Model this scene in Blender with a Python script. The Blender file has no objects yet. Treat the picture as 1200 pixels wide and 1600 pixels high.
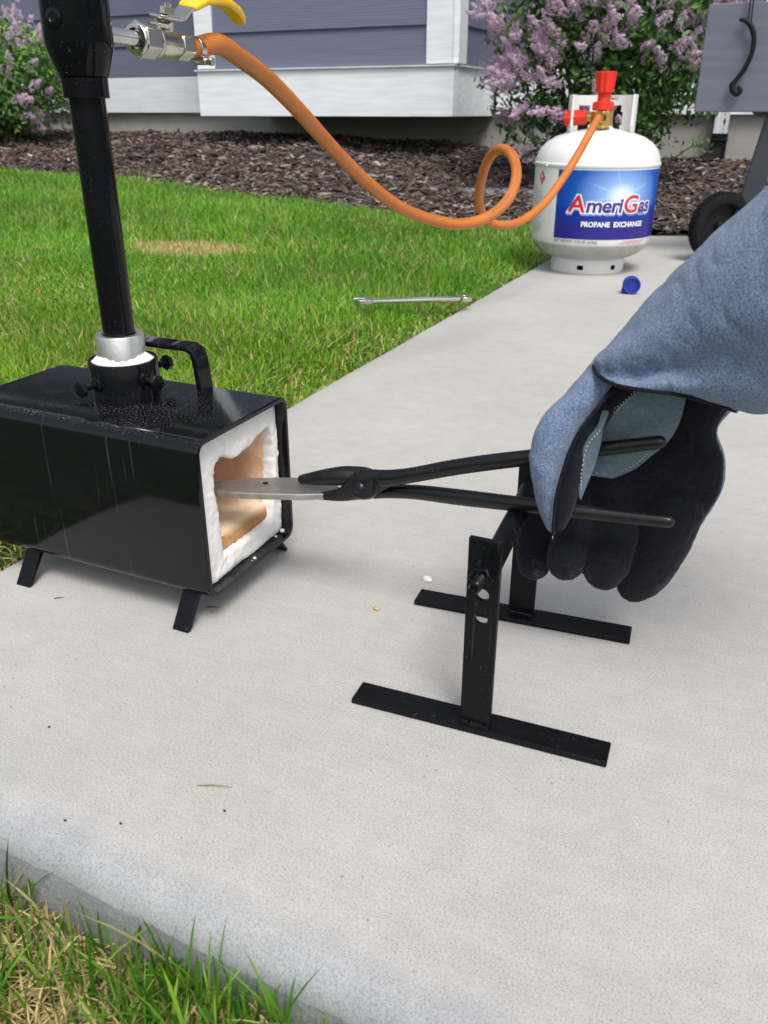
import bpy, bmesh, math, random
import numpy as np
from mathutils import Vector, Matrix
random.seed(7); RNG = np.random.default_rng(11)
SC = bpy.context.scene
COL = SC.collection
R = math.radians
# ------------------------------------------------------------------ camera, sky, sun, exposure
F, PITCH, YAW, CAMH = 1305.0, R(25.6), R(24.7), 0.40
cd = bpy.data.cameras.new('camera'); cam = bpy.data.objects.new('camera', cd); COL.objects.link(cam)
cam.location = (0, 0, CAMH); cam.rotation_euler = (R(90) - PITCH, 0, YAW)
cd.sensor_fit = 'VERTICAL'; cd.sensor_height = 32.0; cd.lens = 32.0 * F / 1600
cd.clip_start = 0.02; cd.clip_end = 500
cd.dof.use_dof = True; cd.dof.focus_distance = 0.78; cd.dof.aperture_fstop = 14.0
SC.camera = cam
SUN_EL, SUN_AZ = R(58), R(140)       # azimuth: direction the light comes from, clockwise from +Y
w = bpy.data.worlds.new('World'); SC.world = w; w.use_nodes = True
wn, wl = w.node_tree.nodes, w.node_tree.links
sky = wn.new('ShaderNodeTexSky'); sky.sky_type = 'NISHITA'; sky.sun_disc = False
sky.sun_elevation = SUN_EL; sky.sun_rotation = SUN_AZ; sky.air_density = 1.0; sky.dust_density = 4.0; sky.ozone_density = 1.0
hs = wn.new('ShaderNodeHueSaturation'); hs.inputs['Saturation'].default_value = 0.45
wl.new(sky.outputs[0], hs.inputs['Color']); wl.new(hs.outputs[0], wn['Background'].inputs[0])
wn['Background'].inputs[1].default_value = 0.135
sd = bpy.data.lights.new('sun', 'SUN'); so = bpy.data.objects.new('sun', sd); COL.objects.link(so)
sd.energy = 1.65; sd.angle = R(20); sd.color = (1.0, 0.955, 0.90)
so.rotation_euler = (R(90) - SUN_EL, 0, math.pi - SUN_AZ)
so.location = (0, 0, 5)
SC.view_settings.view_transform = 'Standard'; SC.view_settings.look = 'None'
SC.view_settings.exposure = 0.43; SC.view_settings.gamma = 1.0; SC.view_settings.use_curve_mapping = False
SC.cycles.max_bounces = 8; SC.cycles.transparent_max_bounces = 8

# ------------------------------------------------------------------ survey helpers (pixel of the photo -> point of the place)
FW = Vector((-math.sin(YAW) * math.cos(PITCH), math.cos(YAW) * math.cos(PITCH), -math.sin(PITCH)))
RT = Vector((math.cos(YAW), math.sin(YAW), 0)); UP = RT.cross(FW); CC = Vector((0, 0, CAMH))
def ray(x, y): return FW * F + RT * (x - 600) - UP * (y - 800)
def PZ(x, y, z=0.0): d = ray(x, y); return CC + d * ((z - CAMH) / d.z)
def PX(x, y, c): d = ray(x, y); return CC + d * (c / d.x)
def PY(x, y, c): d = ray(x, y); return CC + d * (c / d.y)
def PXM(c): return ((c - CC).dot(FW)) / F          # metres per photo pixel at a point

# ------------------------------------------------------------------ object helpers
def tag(o, label=None, cat=None, group=None, kind=None):
    if label: o['label'] = label
    if cat: o['category'] = cat
    if group: o['group'] = group
    if kind: o['kind'] = kind
    return o
def thing(name, loc, label, cat, group=None):
    o = bpy.data.objects.new(name, None); COL.objects.link(o); o.location = loc; o.empty_display_size = 0.02
    return tag(o, label, cat, group)
def world_loc(o):
    v = Vector((0, 0, 0))
    while o: v = v + o.location; o = o.parent
    return v
def link(name, me, mat=None, parent=None, loc=None):
    o = bpy.data.objects.new(name, me); COL.objects.link(o)
    if mat is not None:
        for m in (mat if isinstance(mat, (list, tuple)) else [mat]): me.materials.append(m)
    if parent: o.parent = parent
    if loc is not None: o.location = Vector(loc) - (world_loc(parent) if parent else Vector((0, 0, 0)))
    return o
def bevel(o, wd, seg=2, ang=35):
    m = o.modifiers.new('bevel', 'BEVEL'); m.width = wd; m.segments = seg; m.limit_method = 'ANGLE'; m.angle_limit = R(ang); return o
class MB:
    """collects verts and faces in world space"""
    def __init__(s): s.v = []; s.f = []; s.uv = None
    def add(s, vs, fs):
        n = len(s.v); s.v += [tuple(p) for p in vs]; s.f += [tuple(i + n for i in f) for f in fs]; return s
    def box(s, c, size, rot=None):
        hx, hy, hz = size[0] / 2, size[1] / 2, size[2] / 2
        vs = [Vector((x, y, z)) for x in (-hx, hx) for y in (-hy, hy) for z in (-hz, hz)]
        if rot is not None: vs = [rot @ p for p in vs]
        vs = [p + Vector(c) for p in vs]
        return s.add(vs, [(0, 1, 3, 2), (4, 6, 7, 5), (0, 4, 5, 1), (2, 3, 7, 6), (0, 2, 6, 4), (1, 5, 7, 3)])
    def ring_loft(s, rings, cap=True, closed=False):
        n = len(rings[0]); vs = [p for r in rings for p in r]; fs = []
        m = len(rings)
        for i in range(m if closed else m - 1):
            for j in range(n):
                k = (j + 1) % n; a = i * n; b = ((i + 1) % m) * n
                fs.append((a + j, a + k, b + k, b + j))
        if cap and not closed:
            fs.append(tuple(range(n - 1, -1, -1))); fs.append(tuple((m - 1) * n + j for j in range(n)))
        return s.add(vs, fs)
    def tube(s, pts, rad, seg=14, cap=True, closed=False, squash=1.0, roundend=False):
        pts = [Vector(p) for p in pts]; rad = [rad] * len(pts) if not hasattr(rad, '__len__') else list(rad)
        if roundend:
            d0 = (pts[0] - pts[1]).normalized(); d1 = (pts[-1] - pts[-2]).normalized(); p0, r0, p1, r1 = pts[0], rad[0], pts[-1], rad[-1]
            aa = (80, 55, 30)
            pts = [p0 + d0 * r0 * math.sin(R(a)) for a in aa] + pts + [p1 + d1 * r1 * math.sin(R(a)) for a in reversed(aa)]
            rad = [r0 * math.cos(R(a)) for a in aa] + rad + [r1 * math.cos(R(a)) for a in reversed(aa)]
        rings = []; prev = None
        for i, p in enumerate(pts):
            a = pts[(i - 1) % len(pts)] if (i > 0 or closed) else p; b = pts[(i + 1) % len(pts)] if (i < len(pts) - 1 or closed) else p
            t = (b - a).normalized()
            if prev is None:
                n = t.orthogonal().normalized() if abs(t.z) > 0.95 else Vector((0, 0, 1)) - t * t.z
                n.normalize()
            else:
                n = prev - t * prev.dot(t); n.normalize()
            prev = n; bn = t.cross(n)
            rings.append([p + (n * math.cos(q) + bn * math.sin(q) * squash) * rad[i] for q in [2 * math.pi * j / seg for j in range(seg)]])
        return s.ring_loft(rings, cap, closed)
    def lathe(s, c, prof, seg=32, axis=(0, 0, 1), cap=False):
        ax = Vector(axis).normalized(); n = ax.orthogonal().normalized() if abs(ax.z) < 0.999 else Vector((1, 0, 0)); b = ax.cross(n); c = Vector(c)
        rings = [[c + ax * z + (n * math.cos(q) + b * math.sin(q)) * max(r, 1e-5) for q in [2 * math.pi * j / seg for j in range(seg)]] for r, z in prof]
        return s.ring_loft(rings, cap)
    def prism(s, poly, d):
        d = Vector(d); n = len(poly); a = [Vector(p) for p in poly]; b = [p + d for p in a]
        fs = [tuple(range(n - 1, -1, -1)), tuple(range(n, 2 * n))] + [(i, (i + 1) % n, n + (i + 1) % n, n + i) for i in range(n)]
        return s.add(a + b, fs)
    def hexbar(s, c, r, ln, axis, seg=6, rot=0.0):
        ax = Vector(axis).normalized(); n = ax.orthogonal().normalized(); b = ax.cross(n); c = Vector(c)
        return s.prism([c + (n * math.cos(rot + 2 * math.pi * j / seg) + b * math.sin(rot + 2 * math.pi * j / seg)) * r for j in range(seg)], ax * ln)
    def mesh(s, name, off=(0, 0, 0), smooth=True, ang=40):
        me = bpy.data.meshes.new(name); off = Vector(off)
        me.from_pydata([tuple(Vector(p) - off) for p in s.v], [], s.f)
        bm = bmesh.new(); bm.from_mesh(me); bmesh.ops.recalc_face_normals(bm, faces=bm.faces)
        if smooth:
            for f in bm.faces: f.smooth = True
            for e in bm.edges:
                if len(e.link_faces) != 2 or e.calc_face_angle(0) > R(ang): e.smooth = False
        bm.to_mesh(me); bm.free(); me.update(); return me
    def build(s, name, mat, parent=None, smooth=True, ang=40, origin=None):
        base = Vector(origin) if origin is not None else (world_loc(parent) if parent else Vector((0, 0, 0)))
        me = s.mesh(name, base, smooth, ang)
        o = link(name, me, mat, parent)
        if origin is not None: o.location = base - (world_loc(parent) if parent else Vector((0, 0, 0)))
        return o
def spline(pts, n):
    """Catmull-Rom through tuples of any length"""
    P = [np.array(p, float) for p in pts]; P = [2 * P[0] - P[1]] + P + [2 * P[-1] - P[-2]]; out = []
    m = len(P) - 3
    for k in range(n):
        t = k / (n - 1) * m; i = min(int(t), m - 1); t -= i
        a, b, c, d = P[i:i + 4]
        out.append(0.5 * ((2 * b) + (c - a) * t + (2 * a - 5 * b + 4 * c - d) * t * t + (3 * b - a - 3 * c + d) * t ** 3))
    return out
def np_mesh(name, V, Fc, nper, attrs=None, smooth=False):
    """fast mesh: V (n,3), Fc flat loop indices of nper-gons"""
    me = bpy.data.meshes.new(name); me.vertices.add(len(V)); me.vertices.foreach_set('co', np.ascontiguousarray(V, np.float32).ravel())
    nf = len(Fc) // nper
    me.loops.add(len(Fc)); me.loops.foreach_set('vertex_index', np.ascontiguousarray(Fc, np.int32))
    me.polygons.add(nf); me.polygons.foreach_set('loop_start', np.arange(0, nf * nper, nper, dtype=np.int32))
    me.update(calc_edges=True)
    if smooth: me.polygons.foreach_set('use_smooth', np.ones(nf, bool))
    for k, a in (attrs or {}).items():
        at = me.attributes.new(k, 'FLOAT_COLOR', 'POINT'); c = np.ones((len(V), 4), np.float32); c[:, :3] = a; at.data.foreach_set('color', c.ravel())
    me.validate(); return me

# ------------------------------------------------------------------ materials
def mat(name):
    m = bpy.data.materials.new(name); m.use_nodes = True; nt = m.node_tree; return m, nt.nodes, nt.links, nt.nodes['Principled BSDF']
def tex(n, l, kind='NOISE', scale=5, detail=4, rough=0.6, vec='Object', stretch=None):
    tc = n.new('ShaderNodeTexCoord'); src = tc.outputs[vec]
    if stretch:
        mp = n.new('ShaderNodeMapping'); mp.inputs['Scale'].default_value = stretch; l.new(src, mp.inputs[0]); src = mp.outputs[0]
    t = n.new({'NOISE': 'ShaderNodeTexNoise', 'VORONOI': 'ShaderNodeTexVoronoi', 'WAVE': 'ShaderNodeTexWave'}[kind])
    t.inputs['Scale'].default_value = scale
    if kind == 'NOISE': t.inputs['Detail'].default_value = detail; t.inputs['Roughness'].default_value = rough
    l.new(src, t.inputs['Vector']); return t
def ramp(n, l, src, stops):
    r = n.new('ShaderNodeValToRGB'); e = r.color_ramp.elements
    while len(e) < len(stops): e.new(0.5)
    for i, (p, c) in enumerate(stops):
        e[i].position = p; e[i].color = (*c, 1) if hasattr(c, '__len__') else (c, c, c, 1)
    l.new(src, r.inputs[0]); return r
def bump(n, l, src, b, strength, dist, prev=None):
    k = n.new('ShaderNodeBump'); k.inputs['Strength'].default_value = strength; k.inputs['Distance'].default_value = dist
    l.new(src, k.inputs['Height'])
    if prev: l.new(prev.outputs[0], k.inputs['Normal'])
    l.new(k.outputs[0], b.inputs['Normal']); return k
def mix(n, l, fac, a, b, mode='MIX'):
    m = n.new('ShaderNodeMix'); m.data_type = 'RGBA'; m.blend_type = mode
    for i, x in ((0, fac), (6, a), (7, b)):
        if hasattr(x, 'is_output'): l.new(x, m.inputs[i])
        else: m.inputs[i].default_value = x if i == 0 else (*x, 1)
    return m.outputs[2]
def math_node(n, l, op, a, b=0.0):
    m = n.new('ShaderNodeMath'); m.operation = op
    for i, x in ((0, a), (1, b)):
        if hasattr(x, 'is_output'): l.new(x, m.inputs[i])
        else: m.inputs[i].default_value = x
    return m.outputs[0]
def simple(name, col, rough=0.5, metal=0.0, var=0.12, scale=60, bmp=0.0, bdist=0.001, coat=0.0, spec=0.5):
    m, n, l, b = mat(name); t = tex(n, l, scale=scale, detail=5)
    c2 = tuple(max(0, x * (1 - var)) for x in col); c3 = tuple(min(1, x * (1 + var)) for x in col)
    r = ramp(n, l, t.outputs[0], [(0.3, c2), (0.7, c3)]); l.new(r.outputs[0], b.inputs['Base Color'])
    rr = ramp(n, l, t.outputs[0], [(0.3, min(1, rough * 1.15)), (0.7, rough * 0.85)]); l.new(rr.outputs[0], b.inputs['Roughness'])
    b.inputs['Metallic'].default_value = metal; b.inputs['Coat Weight'].default_value = coat; b.inputs['Specular IOR Level'].default_value = spec
    if bmp: bump(n, l, t.outputs[0], b, bmp, bdist)
    return m

def concrete_mat(name, base=0.47, side=False, band=False):
    m, n, l, b = mat(name)
    big = tex(n, l, scale=3.6, detail=7, rough=0.6); fine = tex(n, l, scale=900, detail=2, rough=0.8); mid = tex(n, l, scale=38, detail=5, rough=0.65)
    broom = tex(n, l, scale=16, detail=6, rough=0.75, stretch=(0.7, 14, 1))
    c = ramp(n, l, big.outputs[0], [(0.3, (base * 0.92, base * 0.902, base * 0.855)), (0.7, (base * 1.07, base * 1.055, base * 1.005))]).outputs[0]
    c = mix(n, l, 0.6, c, ramp(n, l, mid.outputs[0], [(0.3, 0.86), (0.62, 1.0)]).outputs[0], 'MULTIPLY')
    c = mix(n, l, 0.75, c, ramp(n, l, fine.outputs[0], [(0.36, 0.50), (0.49, 0.98), (0.7, 1.10)]).outputs[0], 'MULTIPLY')
    c = mix(n, l, 0.42, c, ramp(n, l, broom.outputs[0], [(0.35, 0.86), (0.55, 1.0)]).outputs[0], 'MULTIPLY')
    vor = tex(n, l, 'VORONOI', scale=95); vn = tex(n, l, scale=9, detail=2)
    pit = math_node(n, l, 'MULTIPLY', ramp(n, l, vor.outputs['Distance'], [(0.06, 1.0), (0.12, 0.0)]).outputs[0], ramp(n, l, vn.outputs[0], [(0.52, 0.0), (0.6, 1.0)]).outputs[0])
    c = mix(n, l, math_node(n, l, 'MULTIPLY', pit, 0.55), c, (0.12, 0.11, 0.10))
    gr = tex(n, l, scale=430, detail=2, rough=0.6); c = mix(n, l, 0.35, c, ramp(n, l, gr.outputs[0], [(0.34, 0.72), (0.5, 1.0)]).outputs[0], 'MULTIPLY')
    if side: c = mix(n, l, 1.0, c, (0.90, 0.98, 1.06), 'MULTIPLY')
    if band:      # blue-grey sky shade of the rounded front edge, painted into the colour in patches
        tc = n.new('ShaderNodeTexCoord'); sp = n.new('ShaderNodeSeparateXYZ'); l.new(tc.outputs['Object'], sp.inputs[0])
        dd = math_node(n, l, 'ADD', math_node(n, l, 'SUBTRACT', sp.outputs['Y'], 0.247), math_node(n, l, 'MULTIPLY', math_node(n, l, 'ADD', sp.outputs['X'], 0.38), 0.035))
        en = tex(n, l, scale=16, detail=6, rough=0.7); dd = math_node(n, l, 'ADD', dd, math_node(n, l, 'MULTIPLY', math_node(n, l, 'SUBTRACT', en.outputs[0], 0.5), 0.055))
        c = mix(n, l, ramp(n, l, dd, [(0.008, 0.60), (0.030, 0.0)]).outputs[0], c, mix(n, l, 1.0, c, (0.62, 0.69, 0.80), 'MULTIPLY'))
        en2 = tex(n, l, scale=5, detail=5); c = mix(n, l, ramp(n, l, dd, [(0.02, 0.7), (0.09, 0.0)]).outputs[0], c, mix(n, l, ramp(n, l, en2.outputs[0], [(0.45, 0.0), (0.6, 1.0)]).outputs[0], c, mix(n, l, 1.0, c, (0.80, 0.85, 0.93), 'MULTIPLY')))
    l.new(c, b.inputs['Base Color']); b.inputs['Roughness'].default_value = 0.88
    k = bump(n, l, fine.outputs[0], b, 0.35, 0.0008); k = bump(n, l, broom.outputs[0], b, 0.22, 0.0010, k)
    k = bump(n, l, mid.outputs[0], b, 0.9 if side else 0.25, 0.003 if side else 0.0012, k)
    return m
M = {}
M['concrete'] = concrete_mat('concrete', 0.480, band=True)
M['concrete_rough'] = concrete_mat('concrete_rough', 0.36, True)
M['foundation'] = concrete_mat('foundation_concrete', 0.40)

def attr_leaf(name, transl=0.35, rough=0.55, spec=0.35):
    m, n, l, b = mat(name); a = n.new('ShaderNodeAttribute'); a.attribute_name = 'col'
    l.new(a.outputs['Color'], b.inputs['Base Color']); b.inputs['Roughness'].default_value = rough; b.inputs['Specular IOR Level'].default_value = spec
    t = n.new('ShaderNodeBsdfTranslucent'); l.new(a.outputs['Color'], t.inputs['Color'])
    x = n.new('ShaderNodeMixShader'); x.inputs[0].default_value = transl
    l.new(b.outputs[0], x.inputs[1]); l.new(t.outputs[0], x.inputs[2]); l.new(x.outputs[0], n['Material Output'].inputs[0]); return m
M['grass'] = attr_leaf('grass_blade', 0.35, 0.5, 0.4)
M['straw'] = attr_leaf('dry_straw', 0.15, 0.8, 0.2)
M['leaf'] = attr_leaf('bush_leaf', 0.3, 0.45, 0.4)
M['petal'] = attr_leaf('lilac_petal', 0.45, 0.7, 0.2)
M['chip'] = attr_leaf('bark_chip', 0.0, 0.9, 0.2)
def soil_mat(name, a, b_):
    m, n, l, b = mat(name); t = tex(n, l, scale=30, detail=8, rough=0.7); t2 = tex(n, l, scale=3, detail=3)
    c = ramp(n, l, t.outputs[0], [(0.35, a), (0.65, b_)]).outputs[0]
    c = mix(n, l, 0.5, c, ramp(n, l, t2.outputs[0], [(0.35, 0.7), (0.65, 1.0)]).outputs[0], 'MULTIPLY')
    l.new(c, b.inputs['Base Color']); b.inputs['Roughness'].default_value = 0.95; bump(n, l, t.outputs[0], b, 0.8, 0.015); return m
M['lawn_soil'] = soil_mat('lawn_thatch', (0.025, 0.045, 0.010), (0.075, 0.11, 0.022))
M['mulch_soil'] = soil_mat('mulch_soil', (0.03, 0.024, 0.022), (0.10, 0.08, 0.075))

def siding_mat(name, col, k_=1.0, ws=22):
    m, n, l, b = mat(name); g = tex(n, l, scale=14, detail=3, rough=0.5, stretch=(0.35, 1, 3.2)); f = tex(n, l, scale=120, detail=3, stretch=(0.2, 1, 1))
    wv = n.new('ShaderNodeTexWave'); wv.wave_type = 'BANDS'; wv.bands_direction = 'Z'; wv.inputs['Scale'].default_value = ws; wv.inputs['Distortion'].default_value = 6; wv.inputs['Detail'].default_value = 2
    wv.inputs['Detail Scale'].default_value = 0.6
    tc = n.new('ShaderNodeTexCoord'); mp = n.new('ShaderNodeMapping'); mp.inputs['Scale'].default_value = (0.25, 0.25, 1.0); l.new(tc.outputs['Object'], mp.inputs[0]); l.new(mp.outputs[0], wv.inputs['Vector'])
    c = ramp(n, l, g.outputs[0], [(0.3, tuple(x * 0.92 for x in col)), (0.7, tuple(x * 1.08 for x in col))]).outputs[0]
    l.new(c, b.inputs['Base Color']); b.inputs['Roughness'].default_value = 0.62
    k = bump(n, l, wv.outputs['Fac'], b, 0.35 * k_, 0.0016); bump(n, l, f.outputs[0], b, 0.15, 0.001, k); return m
M['siding'] = siding_mat('blue_grey_siding', (0.135, 0.150, 0.222), 0.8)
M['trim'] = siding_mat('white_trim', (0.79, 0.83, 0.87), 0.25)
M['panel'] = siding_mat('grey_panel', (0.125, 0.135, 0.178), 0.45, 9)
M['roof'] = simple('roof_shingle', (0.06, 0.06, 0.065), 0.9, var=0.3, scale=30)

def black_paint(name, rough, dust=0.0, dust_scale=260, top_only=False, spec=0.5):
    m, n, l, b = mat(name); t = tex(n, l, scale=18, detail=6); base = (0.0035, 0.0038, 0.005)
    c = ramp(n, l, t.outputs[0], [(0.3, base), (0.75, tuple(x * 1.8 for x in base))]).outputs[0]
    r = ramp(n, l, t.outputs[0], [(0.3, rough * 0.75), (0.7, min(1, rough * 1.3))]).outputs[0]
    if dust:
        d = tex(n, l, scale=dust_scale, detail=2, rough=0.8); area = tex(n, l, scale=14, detail=4)
        k = math_node(n, l, 'MULTIPLY', ramp(n, l, d.outputs[0], [(0.70 - 0.10 * dust, 0.0), (0.76 - 0.08 * dust, 1.0)]).outputs[0], ramp(n, l, area.outputs[0], [(0.36, 0.0), (0.60, 1.0)]).outputs[0])
        if top_only:
            g = n.new('ShaderNodeNewGeometry'); s = n.new('ShaderNodeSeparateXYZ'); l.new(g.outputs['Normal'], s.inputs[0])
            k = math_node(n, l, 'MULTIPLY', k, ramp(n, l, s.outputs['Z'], [(0.7, 0.0), (0.9, 1.0)]).outputs[0])
            pos = n.new('ShaderNodeTexCoord'); sx = n.new('ShaderNodeVectorMath'); sx.operation = 'DISTANCE'; l.new(pos.outputs['Object'], sx.inputs[0]); sx.inputs[1].default_value = (0.0, -0.01, 0.17)
            near = math_node(n, l, 'MULTIPLY', ramp(n, l, sx.outputs['Value'], [(0.045, 1.0), (0.15, 0.25)]).outputs[0], 1.0)
            k = math_node(n, l, 'MULTIPLY', k, near)
        # long faint rubs
        s1 = tex(n, l, scale=30, detail=2, rough=0.8, stretch=(6, 6, 0.22)); k2 = ramp(n, l, s1.outputs[0], [(0.64, 0.0), (0.76, 0.10)]).outputs[0]
        c = mix(n, l, math_node(n, l, 'MULTIPLY', k, 0.55), c, (0.55, 0.55, 0.55)); c = mix(n, l, k2, c, (0.35, 0.37, 0.4))
        r = math_node(n, l, 'ADD', r, math_node(n, l, 'MULTIPLY', k, 0.5))
    l.new(c, b.inputs['Base Color']); l.new(r, b.inputs['Roughness']); b.inputs['Specular IOR Level'].default_value = spec
    o = tex(n, l, scale=140, detail=3); bump(n, l, o.outputs[0], b, 0.06, 0.0006); return m
M['forge_paint'] = black_paint('forge_black_paint', 0.075, 1.0, 700, True, spec=0.38)
M['gloss_black'] = black_paint('gloss_black_paint', 0.08, 0.02, 700, spec=0.20)
M['satin_black'] = black_paint('satin_black_paint', 0.36, 0.02, 800, spec=0.18)
M['tong_black'] = black_paint('tong_black', 0.30, 0.02, 600, spec=0.45)
M['rubber'] = simple('tyre_rubber', (0.010, 0.010, 0.012), 0.85, var=0.3, scale=90, bmp=0.3, spec=0.15)
M['black_plastic'] = simple('black_plastic', (0.007, 0.0075, 0.009), 0.45, var=0.2, spec=0.2)
M['leg_grey'] = simple('dark_grey_paint', (0.028, 0.032, 0.04), 0.4, var=0.2, scale=20)
M['steel'] = simple('bright_steel', (0.62, 0.61, 0.58), 0.22, 1.0, 0.1, 80)
M['brushed'] = simple('brushed_steel', (0.80, 0.80, 0.79), 0.38, 1.0, 0.15, 120, 0.1)
M['zinc'] = simple('nickel_plate', (0.66, 0.63, 0.56), 0.24, 1.0, 0.12, 70)
M['blank_steel'] = simple('heated_flat_steel', (0.44, 0.415, 0.385), 0.42, 0.85, 0.25, 55, 0.15)
M['brass'] = simple('brass', (0.62, 0.44, 0.15), 0.35, 1.0, 0.15, 60)
M['yellow'] = simple('yellow_vinyl', (0.90, 0.56, 0.008), 0.33, 0, 0.05, 40, coat=0.2)
M['red'] = simple('red_plastic', (0.70, 0.028, 0.012), 0.4, 0, 0.08, 50)
M['blue_plastic'] = simple('blue_plastic', (0.012, 0.035, 0.33), 0.4, 0, 0.15, 60)
M['white_paint'] = simple('white_paint', (0.75, 0.75, 0.74), 0.32, 0, 0.04, 30, 0.05, coat=0.15)
M['print_white'] = simple('print_white', (0.82, 0.82, 0.82), 0.4, 0, 0.02)
M['print_red'] = simple('print_red', (0.62, 0.015, 0.03), 0.35, 0, 0.05)
M['print_purple'] = simple('print_purple', (0.045, 0.022, 0.26), 0.35, 0, 0.05)
M['print_shadow'] = simple('print_pale_blue', (0.18, 0.36, 0.62), 0.35, 0, 0.05)
M['print_grey'] = simple('print_grey', (0.18, 0.20, 0.24), 0.5, 0, 0.05)
M['pipe_white'] = simple('downspout_white', (0.62, 0.65, 0.70), 0.45, 0, 0.05)
M['slate'] = simple('blue_grey_stone', (0.15, 0.19, 0.22), 0.8, 0, 0.25, 14, 0.4, 0.004)
M['bark'] = simple('stem_bark', (0.07, 0.05, 0.035), 0.9, 0, 0.3, 60, 0.4)
M['stitch'] = simple('stitch_thread', (0.42, 0.50, 0.46), 0.8, 0, 0.1)
M['crumb_white'] = simple('white_crumb', (0.75, 0.74, 0.70), 0.9, 0, 0.1, 200, 0.3)
M['crumb_tan'] = simple('tan_crumb', (0.50, 0.36, 0.16), 0.9, 0, 0.2, 200, 0.3)
M['straw_plain'] = simple('cut_grass', (0.22, 0.24, 0.07), 0.8, 0, 0.2, 80)
M['twig_dark'] = simple('dark_twig', (0.03, 0.03, 0.02), 0.8, 0, 0.2, 80)

def suede(name, col, scale=480, contrast=0.5, bmp=0.9):
    m, n, l, b = mat(name); f = tex(n, l, scale=scale, detail=4, rough=0.75); g = tex(n, l, scale=45, detail=5, rough=0.6); h = tex(n, l, scale=12, detail=3)
    lo = tuple(x * (1 - contrast) for x in col); hi = tuple(min(1, x * (1 + contrast)) for x in col)
    c = ramp(n, l, f.outputs[0], [(0.32, lo), (0.5, col), (0.68, hi)]).outputs[0]
    c = mix(n, l, 0.4, c, ramp(n, l, g.outputs[0], [(0.3, 0.80), (0.7, 1.15)]).outputs[0], 'MULTIPLY')
    c = mix(n, l, 0.4, c, ramp(n, l, h.outputs[0], [(0.3, 0.85), (0.7, 1.1)]).outputs[0], 'MULTIPLY')
    l.new(c, b.inputs['Base Color']); b.inputs['Roughness'].default_value = 0.95; b.inputs['Specular IOR Level'].default_value = 0.15
    b.inputs['Sheen Weight'].default_value = 0.25; b.inputs['Sheen Roughness'].default_value = 0.5
    k = bump(n, l, f.outputs[0], b, bmp, 0.0012); bump(n, l, g.outputs[0], b, 0.3, 0.002, k); return m
M['suede_blue'] = suede('blue_grey_suede', (0.165, 0.235, 0.365), 720, 0.62, 1.0)
M['suede_patch'] = suede('grey_green_suede', (0.105, 0.155, 0.19), 300, 0.25, 0.4)
M['leather_black'] = suede('black_leather', (0.0055, 0.006, 0.012), 260, 0.5, 0.35)
M['leather_black'].node_tree.nodes['Principled BSDF'].inputs['Specular IOR Level'].default_value = 0.22; M['leather_black'].node_tree.nodes['Principled BSDF'].inputs['Sheen Weight'].default_value = 0.06
def dust_and_highlight(m):  # fingertip highlights painted in as pale patches, together with dusty fuzz
    n, l = m.node_tree.nodes, m.node_tree.links; b = n['Principled BSDF']; src = b.inputs['Base Color'].links[0].from_socket
    t = tex(n, l, scale=26, detail=5, rough=0.7); f = tex(n, l, scale=500, detail=2); tc = n.new('ShaderNodeTexCoord'); sp = n.new('ShaderNodeSeparateXYZ'); l.new(tc.outputs['Object'], sp.inputs[0])
    k = math_node(n, l, 'MULTIPLY', ramp(n, l, t.outputs[0], [(0.50, 0.0), (0.72, 1.0)]).outputs[0], ramp(n, l, f.outputs[0], [(0.40, 0.1), (0.65, 1.0)]).outputs[0])
    k = math_node(n, l, 'MULTIPLY', k, ramp(n, l, math_node(n, l, 'ADD', sp.outputs['Z'], 0.20), [(0.085, 0.9), (0.125, 0.06)]).outputs[0])
    l.new(mix(n, l, k, src, (0.16, 0.18, 0.25)), b.inputs['Base Color'])
dust_and_highlight(M['leather_black'])
M['lining'] = simple('white_refractory', (0.83, 0.82, 0.80), 0.95, 0, 0.04, 130, 0.6, 0.002)
M['wool'] = simple('white_ceramic_wool', (0.86, 0.86, 0.86), 0.95, 0, 0.04, 150, 0.9, 0.003)
def chamber_mat():
    m, n, l, b = mat('peach_refractory'); t = tex(n, l, scale=18, detail=6); t2 = tex(n, l, scale=160, detail=3)
    c = ramp(n, l, t.outputs[0], [(0.32, (0.60, 0.27, 0.14)), (0.5, (0.76, 0.48, 0.31)), (0.68, (0.84, 0.66, 0.50))]).outputs[0]
    l.new(c, b.inputs['Base Color']); b.inputs['Roughness'].default_value = 0.95; k = bump(n, l, t2.outputs[0], b, 0.7, 0.002); bump(n, l, t.outputs[0], b, 0.6, 0.006, k); return m
M['chamber'] = chamber_mat()
def brick_mat():
    m, n, l, b = mat('firebrick'); t = tex(n, l, scale=60, detail=7, rough=0.7); t2 = tex(n, l, scale=9, detail=3)
    c = ramp(n, l, t.outputs[0], [(0.3, (0.28, 0.13, 0.05)), (0.55, (0.44, 0.22, 0.09)), (0.8, (0.58, 0.36, 0.20))]).outputs[0]
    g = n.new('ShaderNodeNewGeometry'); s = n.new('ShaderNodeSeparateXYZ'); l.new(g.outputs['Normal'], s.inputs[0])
    c = mix(n, l, ramp(n, l, s.outputs['Z'], [(0.5, 0.0), (0.85, 1.0)]).outputs[0], c, (0.80, 0.62, 0.42))   # the hearth face of the brick is mixed paler
    l.new(c, b.inputs['Base Color']); b.inputs['Roughness'].default_value = 0.95; bump(n, l, t.outputs[0], b, 0.7, 0.003); return m
M['firebrick'] = brick_mat()

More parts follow.
